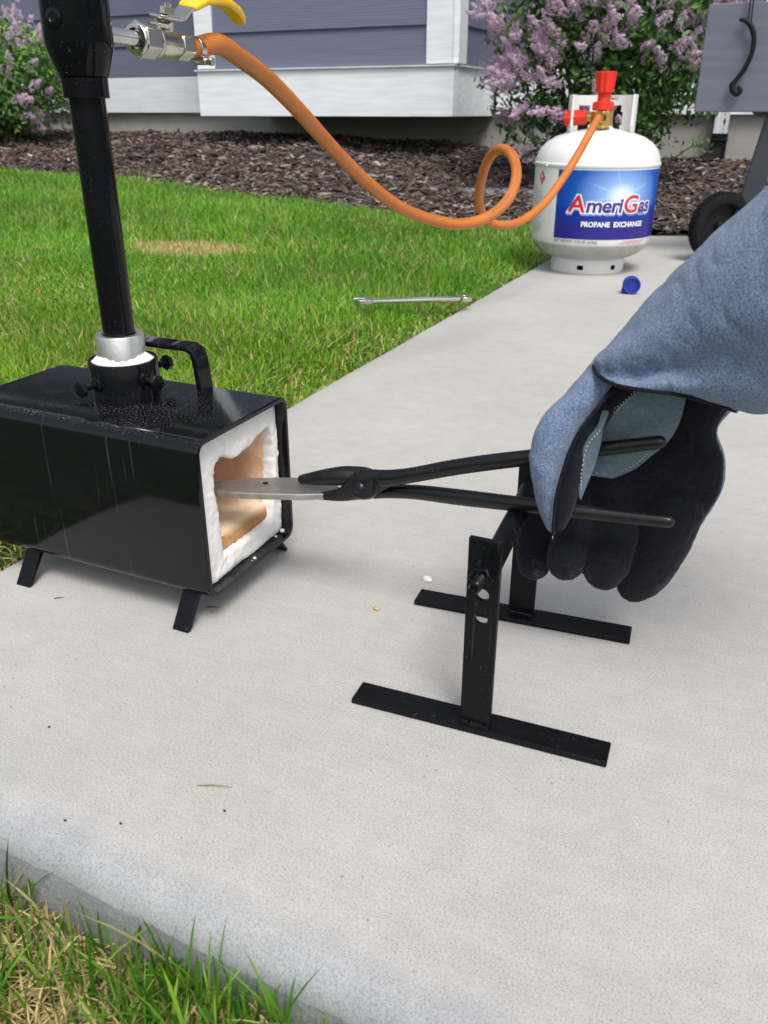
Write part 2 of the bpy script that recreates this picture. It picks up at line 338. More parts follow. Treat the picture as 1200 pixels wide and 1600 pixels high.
# ================================================================== SETTING
def sstep(a, b, x): t = np.clip((x - a) / (b - a), 0, 1); return t * t * (3 - 2 * t)
PATH_X = -0.643
NEAR = lambda x: 0.247 - 0.035 * (x + 0.38)      # front edge of the slab
FAR_A = np.array([PATH_X, 3.15])
def bed_edge(x): return np.where(x < -0.75, 3.25 + (-x - 0.8) * 0.14, 3.25 + (x + 0.75) * 0.42)
def ground_z(x, y):
    x = np.asarray(x, float); y = np.asarray(y, float)
    yb = bed_edge(x); ze = 0.0 + 0.036 * np.maximum(0, -1.13 - x); zh = 0.145 + 0.11 * sstep(0.5, 3.4, -x)
    lawn = -0.022 + (ze + 0.012) * sstep(0.9, 1.0, y / yb * 1.0 + 0.0) * 0 + (ze + 0.012) * sstep(0.25, 1.0, y / yb)
    mul = ze - 0.01 + (zh - ze) * sstep(0.0, 1.0, (y - yb) / (5.6 - yb))
    z = np.where(y > yb, mul, lawn)
    front = sstep(0.55, 0.25, y); z = z * (1 - front) + (-0.064 + 0.020 * sstep(-0.36, -0.14, x)) * front
    far = sstep(0.0, -1.5, y); z = z - 0.05 * far
    bumpy = 0.008 * np.sin(x * 3.1 + 1.3 * np.sin(y * 2.3)) * np.sin(y * 2.7 + 0.5)
    return z + np.where((x < PATH_X - 0.1) & (y > 0.5), bumpy, 0)
def on_slab(x, y, m=0.0):
    far = FAR_A[1] + (x - PATH_X) * 0.46
    return (x > PATH_X + m) & (y > NEAR(x) + m) & (y < far - m)
def grid_sheet(name, xs, ys, zf, material, keep=None):
    X, Y_ = np.meshgrid(xs, ys); V = np.stack([X.ravel(), Y_.ravel(), zf(X, Y_).ravel()], 1); nx = len(xs)
    fc = []
    for j in range(len(ys) - 1):
        i = np.arange(nx - 1) + j * nx
        q = np.stack([i, i + 1, i + nx + 1, i + nx], 1)
        if keep is not None:
            cx = (xs[:-1] + xs[1:]) / 2; cy = np.full(nx - 1, (ys[j] + ys[j + 1]) / 2); q = q[keep(cx, cy)]
        fc.append(q)
    fc = np.concatenate(fc)
    me = np_mesh(name, V, fc.ravel(), 4, smooth=True)
    return link(name, me, material)
xs = np.concatenate([np.array([-80, -40, -20, -12]), np.arange(-9, 4.01, 0.09), np.array([6, 12, 25, 50, 80])])
ys = np.concatenate([np.array([-80, -40, -20, -10, -6, -4]), np.arange(-3, 6.21, 0.08), np.array([8, 15, 30, 60, 90])])
def lawn_z(x, y): return ground_z(x, y) - np.where(on_slab(x, y, -0.0), 0.20, 0) - np.where(y > bed_edge(x) + 0.02, 0.03, 0)
tag(grid_sheet('lawn_ground', xs, ys, lawn_z, M['lawn_soil']), kind='structure')
mx = np.arange(-9, 4.01, 0.06); my = np.arange(2.9, 6.0, 0.05)
def mulch_z(x, y): return ground_z(x, y) + 0.012 * np.sin(x * 7 + 2 * np.sin(y * 5)) * np.sin(y * 8 + x)
tag(grid_sheet('mulch_bed', mx, my, mulch_z, M['mulch_soil'], keep=lambda x, y: (y > bed_edge(x)) & ~on_slab(x, y, -0.03)), kind='structure')

# concrete slab of the path: rounded arris, a rough formed face below it
def build_path():
    rr = 0.019
    X0, X1 = PATH_X, 3.2
    def outline(off):
        # inset outline, walked front edge -> right -> far edge -> left edge
        pts = []
        for x in np.concatenate([np.linspace(X0 + off, 0.6, 200), np.linspace(0.6, X1, 61)[1:]]): pts.append((x, NEAR(x) + off))
        far = lambda x: FAR_A[1] + (x - PATH_X) * 0.46
        for y in np.linspace(NEAR(X1) + 0.1, far(X1), 20)[1:]: pts.append((X1, y))
        for x in np.linspace(X1, X0 + off, 60)[1:]: pts.append((x, far(x) - off))
        for y in np.linspace(far(X0) - off, NEAR(X0) + off, 260)[1:-1]: pts.append((X0 + off, y))
        return pts
    prof = [(0.0, -0.16), (0.0, -0.10), (0.0, -0.06), (0.0, -0.035), (0.0, -rr)] + [(rr - rr * math.cos(a), -rr + rr * math.sin(a)) for a in (R(22), R(45), R(68), R(90))] + [(rr + 0.02, 0.0)]
    rs = random.Random(3); rings = []
    for k, (o, z) in enumerate(prof):
        ring = []
        for i, (x, y) in enumerate(outline(o)):
            wob = 0.0005 * math.sin(i * 0.17) + 0.0004 * math.sin(i * 0.61 + 2)
            e = (1.0 if z < 0 else 0.3) * wob
            zz = z + (0.0003 * math.sin(i * 0.21 + 1) + rs.uniform(-0.00025, 0.00025) if -0.02 < z < 0 else 0)
            ring.append(Vector((x + (e if i >= 338 else 0), y + (e + rs.uniform(-0.0003, 0.0003) if i < 260 and z < 0 else 0), zz)))
        rings.append(ring)
    top = MB(); n = len(rings[0]); k0 = 4
    top.ring_loft(rings[k0:], cap=False); top.f.append(tuple((len(prof) - 1 - k0) * n + j for j in range(n)))
    side = MB(); side.ring_loft(rings[:k0 + 1], cap=False)
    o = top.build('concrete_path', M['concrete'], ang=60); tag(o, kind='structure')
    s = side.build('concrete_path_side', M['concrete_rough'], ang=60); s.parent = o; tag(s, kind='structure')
build_path()

# ------------------------------------------------------------------ grass, straw and bark chips (nobody could count these)
def blades(name, P, H, W, Cc, material, lean=0.5, seg=3, droop=0.5):
    n = len(P); th = RNG.uniform(0, 2 * np.pi, n); ph = RNG.uniform(0, 2 * np.pi, n); ln = np.abs(RNG.normal(0, lean, n)) + 0.05
    dx, dy = np.cos(th), np.sin(th); wx, wy = np.cos(ph), np.sin(ph)
    V = np.zeros((n, 2 * seg + 1, 3), np.float32)
    for k in range(seg + 1):
        t = k / seg; up = H * (t - droop * ln * t * t * 0.6); out = H * ln * t * t
        c = np.stack([P[:, 0] + dx * out, P[:, 1] + dy * out, P[:, 2] + up], 1)
        if k < seg:
            hw = W * 0.5 * (1 - 0.55 * t * t); o = np.stack([wx * hw, wy * hw, 0 * hw], 1); V[:, 2 * k] = c - o; V[:, 2 * k + 1] = c + o
        else: V[:, 2 * seg] = c
    tri = []
    for k in range(seg - 1): a = 2 * k; tri += [a, a + 1, a + 3, a, a + 3, a + 2]
    a = 2 * (seg - 1); tri += [a, a + 1, 2 * seg]
    Fc = (np.arange(n)[:, None] * (2 * seg + 1) + np.array(tri)[None]).ravel()
    C3 = np.repeat(Cc[:, None, :], 2 * seg + 1, 1).copy()
    C3[:, :2] = C3[:, :2] * 0.7 + np.array([0.12, 0.14, 0.05]) * 0.3       # pale sheath at the base of each blade
    me = np_mesh(name, V.reshape(-1, 3), Fc, 3, {'col': C3.reshape(-1, 3)}, smooth=True)
    return link(name, me, material)
def vnoise(x, y, s, seed=0):
    r = np.random.default_rng(seed); a = 0
    for k in range(5):
        fx, fy, p, q = r.normal(0, 1, 4); a = a + np.sin((x * fx + y * fy) * s * (0.7 + 0.35 * k) + p * 9) * np.cos((x * fy - y * fx) * s * 0.8 + q * 7)
    return a / 2.2
def in_view(P, pad=160):
    d = P - np.array([0, 0, CAMH]); z = d @ np.array(FW); u = 600 + F * (d @ np.array(RT)) / np.maximum(z, 1e-3); v = 800 - F * (d @ np.array(UP)) / np.maximum(z, 1e-3)
    return (z > 0.05) & (u > -pad) & (u < 1200 + pad) & (v > -pad) & (v < 1600 + pad)
spot = lambda x, y: np.exp(-(((x + 1.70) / 0.25) ** 2 + ((y - 2.22) / 0.16) ** 2))
def lawn_points(n, x0, x1, y0, y1, power):
    # denser towards the house end only as far as it stays resolvable: sample y with a power law
    y = y0 + (y1 - y0) * RNG.random(n) ** power; x = x0 + (x1 - x0) * RNG.random(n)
    ok = (y < bed_edge(x) + RNG.normal(0, 0.03, n)) & ~on_slab(x, y, -0.004) & (y > 0.3)
    x, y = x[ok], y[ok]; P = np.stack([x, y, ground_z(x, y)], 1); return P[in_view(P, 480)]
GC = np.array([[0.155, 0.39, 0.028], [0.21, 0.45, 0.036], [0.10, 0.29, 0.025], [0.36, 0.53, 0.09], [0.05, 0.17, 0.02]])
DRY = np.array([0.60, 0.54, 0.24])
def grass_cols(P, dry=0.10):
    n = len(P); c = GC[RNG.choice(5, n, p=[.32, .25, .23, .09, .11])] * RNG.uniform(0.75, 1.25, (n, 1))
    g = vnoise(P[:, 0], P[:, 1], 3.0, 5)[:, None]; c = c * (1 + 0.20 * g)
    dd = RNG.random(n) < dry * (1 + 0.8 * vnoise(P[:, 0], P[:, 1], 5, 8)); c[dd] = DRY * RNG.uniform(0.7, 1.15, (dd.sum(), 1)); return c
def lawn():
    V7 = []
    for A, seg, wk in ((lawn_points(215000, -2.4, PATH_X, 0.30, 2.2, 1.0), 3, 1.12), (lawn_points(300000, -6.0, PATH_X, 1.6, 3.9, 1.0), 2, 1.3)):
        s = spot(A[:, 0], A[:, 1]); keep = RNG.random(len(A)) > 0.97 * np.clip(s * 1.7, 0, 1); A = A[keep]
        n = len(A); far = np.clip((A[:, 1] - 0.5) / 3, 0, 1)
        H = RNG.uniform(0.020, 0.042, n) * (1 + 0.35 * vnoise(A[:, 0], A[:, 1], 2.2, 2)) * (1 + 0.25 * far)
        long_ = RNG.random(n) < 0.04; H[long_] *= 1.5
        edge = np.clip((PATH_X - A[:, 0]) / 0.12, 0.35, 1); H = H * edge
        Wd = RNG.uniform(0.0016, 0.0030, n) * (1 + 0.5 * far) * wk
        c = grass_cols(A, 0.10); c[:, 0] *= 1 + 0.35 * np.clip((1.9 - A[:, 1]) / 1.2, 0, 1)
        V7.append(blades('lawn_grass', A, H, Wd, c, M['grass'], 0.62, seg=seg))
    o = V7[0]; bm = bmesh.new(); bm.from_mesh(V7[0].data); bm.from_mesh(V7[1].data); bm.to_mesh(o.data); bm.free(); bpy.data.objects.remove(V7[1])
    tag(o, 'bright green mown lawn left of the concrete path', 'grass', kind='stuff')
    # thatch in the lawn and in the bare spot
    B = lawn_points(40000, -3.2, PATH_X, 0.42, 3.0, 1.2); S = np.stack([RNG.normal(-1.70, 0.17, 9000), RNG.normal(2.22, 0.10, 9000)], 1)
    S = np.column_stack([S, ground_z(S[:, 0], S[:, 1]) + 0.004]); B = np.concatenate([B, S]); n = len(B)
    o = blades('lawn_thatch', B, RNG.uniform(0.010, 0.028, n), RNG.uniform(0.0015, 0.003, n), np.array([0.62, 0.50, 0.23]) * RNG.uniform(0.6, 1.2, (n, 1)), M['straw'], 1.3, droop=0.9)
    tag(o, 'dry straw coloured thatch in the lawn and its bare spot', 'thatch', kind='stuff')
lawn()
def front_grass():
    n = 60000; x = RNG.uniform(-0.95, 0.95, n); y = RNG.uniform(-0.12, 0.26, n); ok = y < NEAR(x) - 0.004; x, y = x[ok], y[ok]
    P = np.stack([x, y, ground_z(x, y)], 1); P = P[in_view(P, 500)]; n = len(P)
    d = NEAR(P[:, 0]) - P[:, 1]
    keepp = RNG.random(n) < 0.45 + 0.4 * np.clip(d / 0.06, 0, 1) * 0.5 + 0.35 * (vnoise(P[:, 0], P[:, 1], 14, 3) > 0); P = P[keepp]; n = len(P); d = d[keepp]
    o = blades('front_straw', P, RNG.uniform(0.012, 0.032, n), RNG.uniform(0.0009, 0.0019, n), np.array([0.60, 0.47, 0.22]) * RNG.uniform(0.55, 1.25, (n, 1)), M['straw'], 1.6, droop=0.9)
    tag(o, 'dry tan straw at the foot of the slab edge', 'straw', kind='stuff')
    m = 46000; x = RNG.uniform(-0.95, 0.95, m); y = NEAR(x) - 0.006 - 0.36 * RNG.random(m) ** 1.25
    cl = vnoise(x, y, 17, 4); ok = (RNG.random(m) < np.clip(0.55 + 0.5 * cl, 0.12, 1)); x, y = x[ok], y[ok]
    P = np.stack([x, y, ground_z(x, y)], 1); P = P[in_view(P, 500)]; m = len(P)
    H = RNG.uniform(0.020, 0.052, m) * (1 + 0.45 * np.clip((-0.30 - P[:, 0]) / 0.10, 0, 1)); lg = RNG.random(m) < 0.10; H[lg] *= 1.5
    o = blades('front_grass', P, H, RNG.uniform(0.0012, 0.0027, m), grass_cols(P, 0.16) * RNG.uniform(0.45, 0.95, (m, 1)), M['grass'], 0.42, seg=5)
    tag(o, 'green grass blades growing along the front slab edge', 'grass', kind='stuff')
front_grass()
def mulch():
    n = 40000; x = RNG.uniform(-6.5, 2.0, n); y = RNG.uniform(3.0, 5.6, n); ok = (y > bed_edge(x) - RNG.random(n) ** 3 * 0.12) & ~on_slab(x, y, 0.0)
    x, y = x[ok], y[ok]; P = np.stack([x, y, mulch_z(x, y) + RNG.uniform(-0.004, 0.022, len(x))], 1); P = P[in_view(P, 450)]; n = len(P)
    L = RNG.gamma(2.6, 0.0095, n) + 0.010; Wd = L * RNG.uniform(0.14, 0.45, n); T = np.minimum(Wd * 0.5, RNG.uniform(0.003, 0.008, n))
    th = RNG.uniform(0, 2 * np.pi, n); tl = RNG.normal(0, 0.3, n); rl = RNG.normal(0, 0.6, n)
    a = np.stack([np.cos(th) * np.cos(tl), np.sin(th) * np.cos(tl), np.sin(tl)], 1); b0 = np.stack([-np.sin(th), np.cos(th), 0 * th], 1); c0 = np.cross(a, b0)
    b = b0 * np.cos(rl)[:, None] + c0 * np.sin(rl)[:, None]; c = np.cross(a, b)
    T8 = np.array([(-1, -.5, -1), (-.9, .6, -1), (-1, -.5, 1), (-.9, .6, 1), (.15, -1, -1), (.2, 1, -1), (.15, -1, 1.3), (.2, 1, 1.3), (1, -.35, -1), (.9, .5, -1), (1, -.35, 1), (.9, .5, 1)])
    V = P[:, None, :] + T8[None, :, 0:1] * a[:, None] * (L / 2)[:, None, None] + T8[None, :, 1:2] * b[:, None] * (Wd / 2)[:, None, None] + T8[None, :, 2:3] * c[:, None] * (T / 2)[:, None, None]
    q = np.array([0, 4, 6, 2, 4, 8, 10, 6, 1, 3, 7, 5, 5, 7, 11, 9, 2, 6, 7, 3, 6, 10, 11, 7, 0, 2, 3, 1, 8, 9, 11, 10, 0, 1, 5, 4, 4, 5, 9, 8])
    Fc = (np.arange(n)[:, None] * 12 + q[None]).ravel()
    pal = np.array([[0.120, 0.088, 0.078], [0.175, 0.140, 0.130], [0.070, 0.050, 0.044], [0.28, 0.235, 0.215], [0.15, 0.092, 0.064], [0.42, 0.36, 0.31]])
    C = pal[RNG.choice(6, n, p=[.30, .22, .24, .11, .09, .04])] * RNG.uniform(0.5, 1.2, (n, 1))
    me = np_mesh('bark_mulch', V.reshape(-1, 3), Fc, 4, {'col': np.repeat(C, 12, 0)})
    tag(link('bark_mulch', me, M['chip']), 'grey brown shredded bark mulch between lawn and house', 'mulch', kind='stuff')
mulch()

# ------------------------------------------------------------------ house
WY, BY = 5.6, 4.9                    # main wall plane, bump-out front plane
BX0, BX1 = -3.51, -1.83
def build_house():
    h = thing('house', (-2.6, 5.6, 0.2), 'blue grey clapboard house with white trim boards and a cantilevered bump-out', 'house')
    TZ0, TZ1, EXP, TOP = 0.375, 0.63, 0.198, 3.0
    fb = MB(); fb.box((-2.6, WY + 0.11, 0.12), (14, 0.2, 0.55)); fb.build('foundation', M['foundation'], h, smooth=False)
    sh = MB(); sh.box((-2.6, WY + 0.16, 1.72), (13.98, 0.2, 2.66)); sh.box(((BX0 + BX1) / 2, (BY + WY) / 2 + 0.05, 1.68), (BX1 - BX0 - 0.06, WY - BY, 2.58)); sh.build('wall', M['siding'], h, smooth=False)
    boards = []
    def board(x0, x1, y, z, horiz=True, name='siding_board'):
        m = MB(); t = 0.016
        if horiz:   # lapped board facing -Y: thick lower edge stands proud
            pts = [(y - 0.024, z), (y - 0.009, z + EXP + 0.02), (y - 0.001, z + EXP + 0.02), (y - 0.008, z)]
            m.prism([(x0, a, b) for a, b in pts], (x1 - x0, 0, 0))
        else:       # facing +X on the return, x0/x1 are the y range, y is the x plane
            pts = [(y + 0.024, z), (y + 0.009, z + EXP + 0.02), (y + 0.001, z + EXP + 0.02), (y + 0.008, z)]
            m.prism([(a, x0, b) for a, b in pts], (0, x1 - x0, 0))
        m.build(name, M['siding'], h, smooth=False)
    nrow = int((TOP - TZ1) / EXP)
    for k in range(nrow):
        z = TZ1 + 0.003 + k * EXP
        if k == 0: z0 = z
        board(-9.5, -4.985 - 0.002, WY, z); board(-4.86, BX0 + 0.03, WY, z)
        board(BX0 + 0.118, BX1 - 0.152, BY, z)
        board(BY + 0.132, WY - 0.03, BX1, z, False)
        board(BX1 + 0.03, -0.32, WY, z); board(-0.17, 4.2, WY, z)
    def trim(c, s): o = MB().box(c, s).build('trim_board', M['trim'], h, smooth=False); bevel(o, 0.003); return o
    # skirt boards
    trim(((-9.5 + BX0) / 2, WY - 0.018, (TZ0 + TZ1) / 2 + 0.008), (BX0 + 9.5, 0.032, TZ1 - TZ0 - 0.02))
    trim(((BX0 + BX1) / 2, BY - 0.018, (TZ0 + TZ1) / 2), (BX1 - BX0 + 0.03, 0.034, TZ1 - TZ0))
    trim((BX1 - 0.002, (BY + WY) / 2, (TZ0 + TZ1) / 2), (0.034, WY - BY - 0.004, TZ1 - TZ0))
    trim(((BX1 + 4.2) / 2 + 0.02, WY - 0.018, (TZ0 + TZ1) / 2 + 0.01), (4.2 - BX1 - 0.04, 0.032, TZ1 - TZ0))
    # drip cap above the bump-out skirt
    cap = MB().box(((BX0 + BX1) / 2, BY - 0.025, TZ1 + 0.001), (BX1 - BX0 + 0.05, 0.05, 0.006)); cap.box((BX1 + 0.006, (BY + WY) / 2 + 0.012, TZ1 + 0.001), (0.05, WY - BY - 0.03, 0.006)); cap.build('drip_cap', M['trim'], h, smooth=False)
    # corner boards
    trim((BX1 - 0.078, BY - 0.019, 1.82), (0.148, 0.034, 2.36)); trim((BX1 + 0.012, BY + 0.062, 1.82), (0.034, 0.13, 2.36))
    trim((BX0 + 0.055, BY - 0.019, 1.82), (0.124, 0.034, 2.36)); trim((BX0 - 0.012, BY + 0.062, 1.82), (0.034, 0.13, 2.36))
    trim((-4.923, WY - 0.019, 1.82), (0.122, 0.036, 2.36))
    trim((-0.245, WY - 0.019, 1.82), (0.145, 0.036, 2.36))
    MB().box((BX1 + 0.018, WY - 0.018, 1.82), (0.034, 0.036, 2.36)).build('inside_corner', M['siding'], h, smooth=False)
    sf = MB().box(((BX0 + BX1) / 2, (BY + WY) / 2 + 0.02, TZ0 + 0.012), (BX1 - BX0 - 0.05, WY - BY - 0.05, 0.02)); sf.build('soffit', M['satin_black'], h, smooth=False)
    rf = MB(); rf.prism([(-9.9, 4.80, 3.02), (-9.9, 4.80, 3.14), (-9.9, 8.6, 4.9), (-9.9, 8.6, 4.78)], (14.6, 0, 0)); rf.build('roof', M['roof'], h, smooth=False)
build_house()
def downspout():
    x = PY(1129, 185, WY - 0.06).x
    d = thing('downspout', (x, WY - 0.05, 0.16), 'white rectangular downspout with black adapter at the foot of the house wall', 'downspout')
    m = MB(); n = 22; prof = []
    for (a, b) in ((-.036, -.026), (-.018, -.026), (-.014, -.021), (0, -.021), (.014, -.021), (.018, -.026), (.036, -.026), (.036, .026), (-.036, .026)): prof.append((a, b))
    m.prism([(x + a, WY - 0.065 + b, 0.27) for a, b in prof], (0, 0, 2.6)); m.build('pipe', M['pipe_white'], d, smooth=False)
    a = MB(); a.prism([(x - .043, WY - 0.10, 0.14), (x + .043, WY - 0.10, 0.14), (x + .043, WY - 0.034, 0.14), (x - .043, WY - 0.034, 0.14)], (0, 0, 0.15)); a.box((x, WY - 0.067, 0.255), (0.094, 0.074, 0.014)); a.box((x, WY - 0.067, 0.215), (0.09, 0.07, 0.01))
    a.tube([(x, WY - 0.07, 0.19), (x - 0.02, WY - 0.13, 0.16), (x - 0.07, WY - 0.22, 0.13)], 0.042, 12); bevel(a.build('adapter', M['black_plastic'], d, smooth=False), 0.004)
downspout()
def paver():
    c = PZ(770, 291, 0.055)
    zz = float(ground_z(c.x, 3.95)); a = PZ(700, 291, zz + 0.03); p = [PZ(703, 291, zz + .03), PZ(775, 281, zz + .03), PZ(870, 286, zz + .03), PZ(862, 299, zz + .03), PZ(760, 300, zz + .03), PZ(715, 297, zz + .03)]
    m = MB(); m.prism([(q.x, q.y, zz - 0.03) for q in p], (0, 0, 0.062)); o = m.build('stepping_stone', M['slate'], smooth=False, origin=(a.x, a.y, zz)); bevel(o, 0.008)
    tag(o, 'flat blue grey stepping stone lying in the mulch behind the hose loop', 'stone')
paver()

# ------------------------------------------------------------------ lilac bushes
def floret_cluster(seed, n=150, L=0.10, Rm=0.036, col=((0.90, 0.70, 0.87), (0.94, 0.81, 0.92), (0.82, 0.55, 0.79))):
    r = np.random.default_rng(seed); t = r.random(n) ** 0.8; ang = r.uniform(0, 2 * np.pi, n); lobes = 0.75 + 0.35 * np.sin(ang * 2 + seed + t * 9)
    rad = Rm * np.sqrt(np.clip(1 - t, 0.03, 1)) * lobes * r.uniform(0.6, 1.05, n) * np.clip(t * 6 + 0.35, 0, 1)
    P = np.stack([np.cos(ang) * rad, np.sin(ang) * rad, t * L], 1); N = np.stack([np.cos(ang), np.sin(ang), 0.5 + 0 * ang], 1) + r.normal(0, 0.4, (n, 3)); N /= np.linalg.norm(N, axis=1)[:, None]
    A = np.cross(N, r.normal(0, 1, (n, 3))); A /= np.linalg.norm(A, axis=1)[:, None]; B = np.cross(N, A); s = r.uniform(0.0046, 0.0074, n)[:, None]
    q = []; c = np.array(col)[r.choice(3, n, p=[.45, .4, .15])] * r.uniform(0.75, 1.2, (n, 1))
    V = np.zeros((n, 9, 3)); V[:, 0] = P - N * s * 0.25
    for k in range(8):
        th = k * np.pi / 4; rr = 1.0 if k % 2 == 0 else 0.42
        V[:, 1 + k] = P + (A * np.cos(th) + B * np.sin(th)) * s * rr + N * s * (0.15 if k % 2 == 0 else 0)
    tri = []
    for k in range(8): tri += [0, 1 + k, 1 + (k + 1) % 8]
    Fc = (np.arange(n)[:, None] * 9 + np.array(tri)[None]).ravel()
    C = np.repeat(c[:, None], 9, 1); C[:, 0] *= 0.72
    me = np_mesh('flower_cluster', V.reshape(-1, 3), Fc, 3, {'col': C.reshape(-1, 3)}); me.materials.append(M['petal']); return me
def leaves_mesh(P, N, S, C):
    n = len(P); A = np.cross(N, RNG.normal(0, 1, (n, 3))); A /= np.linalg.norm(A, axis=1)[:, None] + 1e-9; B = np.cross(N, A); s = S[:, None]
    tp = [(-1, 0, 0), (-.3, .42, .10), (.35, .36, .10), (1.05, 0, -.12), (.35, -.36, .10), (-.3, -.42, .10), (0, 0, -.03)]
    V = np.stack([P + (A * a + B * b + N * c) * s for a, b, c in tp], 1)
    tri = np.array([6, 0, 1, 6, 1, 2, 6, 2, 3, 6, 3, 4, 6, 4, 5, 6, 5, 0]); Fc = (np.arange(n)[:, None] * 7 + tri[None]).ravel()
    return np_mesh('foliage', V.reshape(-1, 3), Fc, 3, {'col': np.repeat(C, 7, 0)}, smooth=True)
LC = np.array([[0.085, 0.20, 0.04], [0.12, 0.26, 0.05], [0.05, 0.12, 0.03], [0.18, 0.34, 0.07]])
def bush(name, base, rad, label, nleaf, nflow, seed, flower_bias, leafcol=1.0, sprigs=()):
    r = np.random.default_rng(seed); t = thing(name, base, label, 'lilac bush'); bx, by, bz = base; rx, ry, H = rad
    st = MB(); tips = []
    for k in range(46):
        a = r.uniform(0, 2 * np.pi); e = r.uniform(0.05, 1.0); topz = H * r.uniform(0.35, 0.98); k2 = math.sqrt(max(0.0, 1 - ((topz / H - 0.45) / 0.62) ** 2))
        tip = Vector((bx + math.cos(a) * rx * e * k2 * 0.93, by + math.sin(a) * ry * e * k2 * 0.93, bz + topz)); b0 = Vector((bx + r.normal(0, 0.09) * rx * 2, by + r.normal(0, 0.06), bz - 0.02))
        mid = b0.lerp(tip, 0.5) + Vector((r.normal(0, .05), r.normal(0, .05), 0.08 * H)); pts = [Vector(p) for p in spline([b0, b0.lerp(mid, .5), mid, mid.lerp(tip, .55), tip], 7)]
        st.tube(pts, [0.011 * (1 - 0.8 * i / 6) for i in range(7)], 5); tips += pts[2:]
    for (p0, p1) in sprigs:
        mid = p0.lerp(p1, 0.55) + Vector((0, 0, 0.03)); pts = [Vector(p) for p in spline([p0, mid, p1], 7)]; st.tube(pts, [0.0035 * (1 - 0.6 * i / 6) for i in range(7)], 5)
    st.build('stem', M['bark'], t)
    # leaf clumps gathered round the branches, thinning to ragged tips
    cl = []
    for k in range(330):
        u = r.normal(0, 1, 3); u /= np.linalg.norm(u); rr = r.uniform(0.35, 1.0) ** 0.5 * (1 + 0.10 * math.sin(u[0] * 5 + seed) + 0.07 * math.sin(u[2] * 9))
        z = (0.5 + 0.5 * u[2] * rr); cl.append((bx + u[0] * rr * rx, by + u[1] * rr * ry, bz + 0.05 + max(0.02, z) * (H - 0.05)))
    cl = np.array(cl); idx = r.choice(len(cl), nleaf); P = cl[idx] + r.normal(0, 1, (nleaf, 3)) * np.array([0.055, 0.055, 0.05])
    P[:, 2] = np.maximum(P[:, 2], bz + 0.015)
    ctr = np.array([bx, by, bz + H * 0.5]); N = (P - ctr) / np.array([rx, ry, H * 0.5]); N = N + r.normal(0, 0.7, (nleaf, 3)) + np.array([0, 0, 0.5]); N /= np.linalg.norm(N, axis=1)[:, None]
    C = LC[r.choice(4, nleaf, p=[.36, .28, .24, .12])] * r.uniform(0.7, 1.3, (nleaf, 1)) * leafcol; S = r.uniform(0.012, 0.024, nleaf)
    for (p0, p1) in sprigs:
        for k in range(26):
            f = r.uniform(0.1, 1.05); q = np.array(p0.lerp(p1, f)) + np.array([0, 0, 0.03 * 4 * f * (1 - f)]) + r.normal(0, 0.016, 3)
            P = np.vstack([P, q]); nn = r.normal(0, 1, 3) + np.array([0, -.4, .6]); N = np.vstack([N, nn / np.linalg.norm(nn)]); C = np.vstack([C, LC[1] * r.uniform(.6, 1.1)]); S = np.append(S, r.uniform(.011, .018))
    o = link('foliage', leaves_mesh(P, N, S, C), M['leaf'], t, (0, 0, 0)); tag(o, kind='stuff')
    fm = [floret_cluster(seed * 10 + k, n=int(r.uniform(130, 220)), L=r.uniform(0.085, 0.14), Rm=r.uniform(0.030, 0.042)) for k in range(6)]
    cnt = 0; tries = 0; extra = nflow if H > 1 else 0; EV = []; EF = []; EC = []; nv = 0
    while cnt < nflow + extra and tries < 9000:
        tries += 1; u = r.normal(0, 1, 3); u /= np.linalg.norm(u)
        if r.random() > flower_bias(u): continue
        rr = r.uniform(0.88, 1.07) * (1 + 0.10 * math.sin(u[0] * 5 + seed) + 0.07 * math.sin(u[2] * 9))
        p = Vector((bx + u[0] * rx * rr, by + u[1] * ry * rr, bz + 0.05 + (0.5 + 0.5 * u[2] * rr) * (H - 0.05)))
        for c in range(int(r.integers(1, 4))):
            if cnt >= nflow + extra: break
            q = p + Vector(r.normal(0, 0.045, 3)); d = (Vector(u) * 0.8 + Vector((0, 0, 0.55)) + Vector(r.normal(0, 0.3, 3))).normalized()
            sc = r.uniform(0.66, 1.08) * (1.0 if H > 1 else 1.15); src = fm[int(r.integers(0, 6))]; rot = d.to_track_quat('Z', 'Y') @ Matrix.Rotation(r.uniform(0, 6.28), 4, 'Z').to_quaternion(); cnt += 1
            if cnt % 2 or not extra:
                o = bpy.data.objects.new('flower_cluster', src); COL.objects.link(o); o.parent = t; o.location = q - Vector(base); o.rotation_mode = 'QUATERNION'; o.rotation_quaternion = rot; o.scale = (sc, sc, sc)
            else:      # past the limit of single clusters: the rest joined
                n_ = len(src.vertices); co = np.zeros(n_ * 3, np.float32); src.vertices.foreach_get('co', co); fi = np.zeros(len(src.loops), np.int32); src.loops.foreach_get('vertex_index', fi); cc = np.zeros(n_ * 4, np.float32); src.attributes['col'].data.foreach_get('color', cc)
                EV.append(co.reshape(-1, 3) @ np.array(rot.to_matrix()).T * sc + np.array(q - Vector(base))); EF.append(fi + nv); EC.append(cc.reshape(-1, 4)[:, :3]); nv += n_
    if EV: tag(link('blossom', np_mesh('blossom', np.concatenate(EV), np.concatenate(EF), 3, {'col': np.concatenate(EC)}), M['petal'], t), kind='stuff')
    return t
bb = PY(935, 268, 4.55)
zb = float(ground_z(-1.02, 4.55))
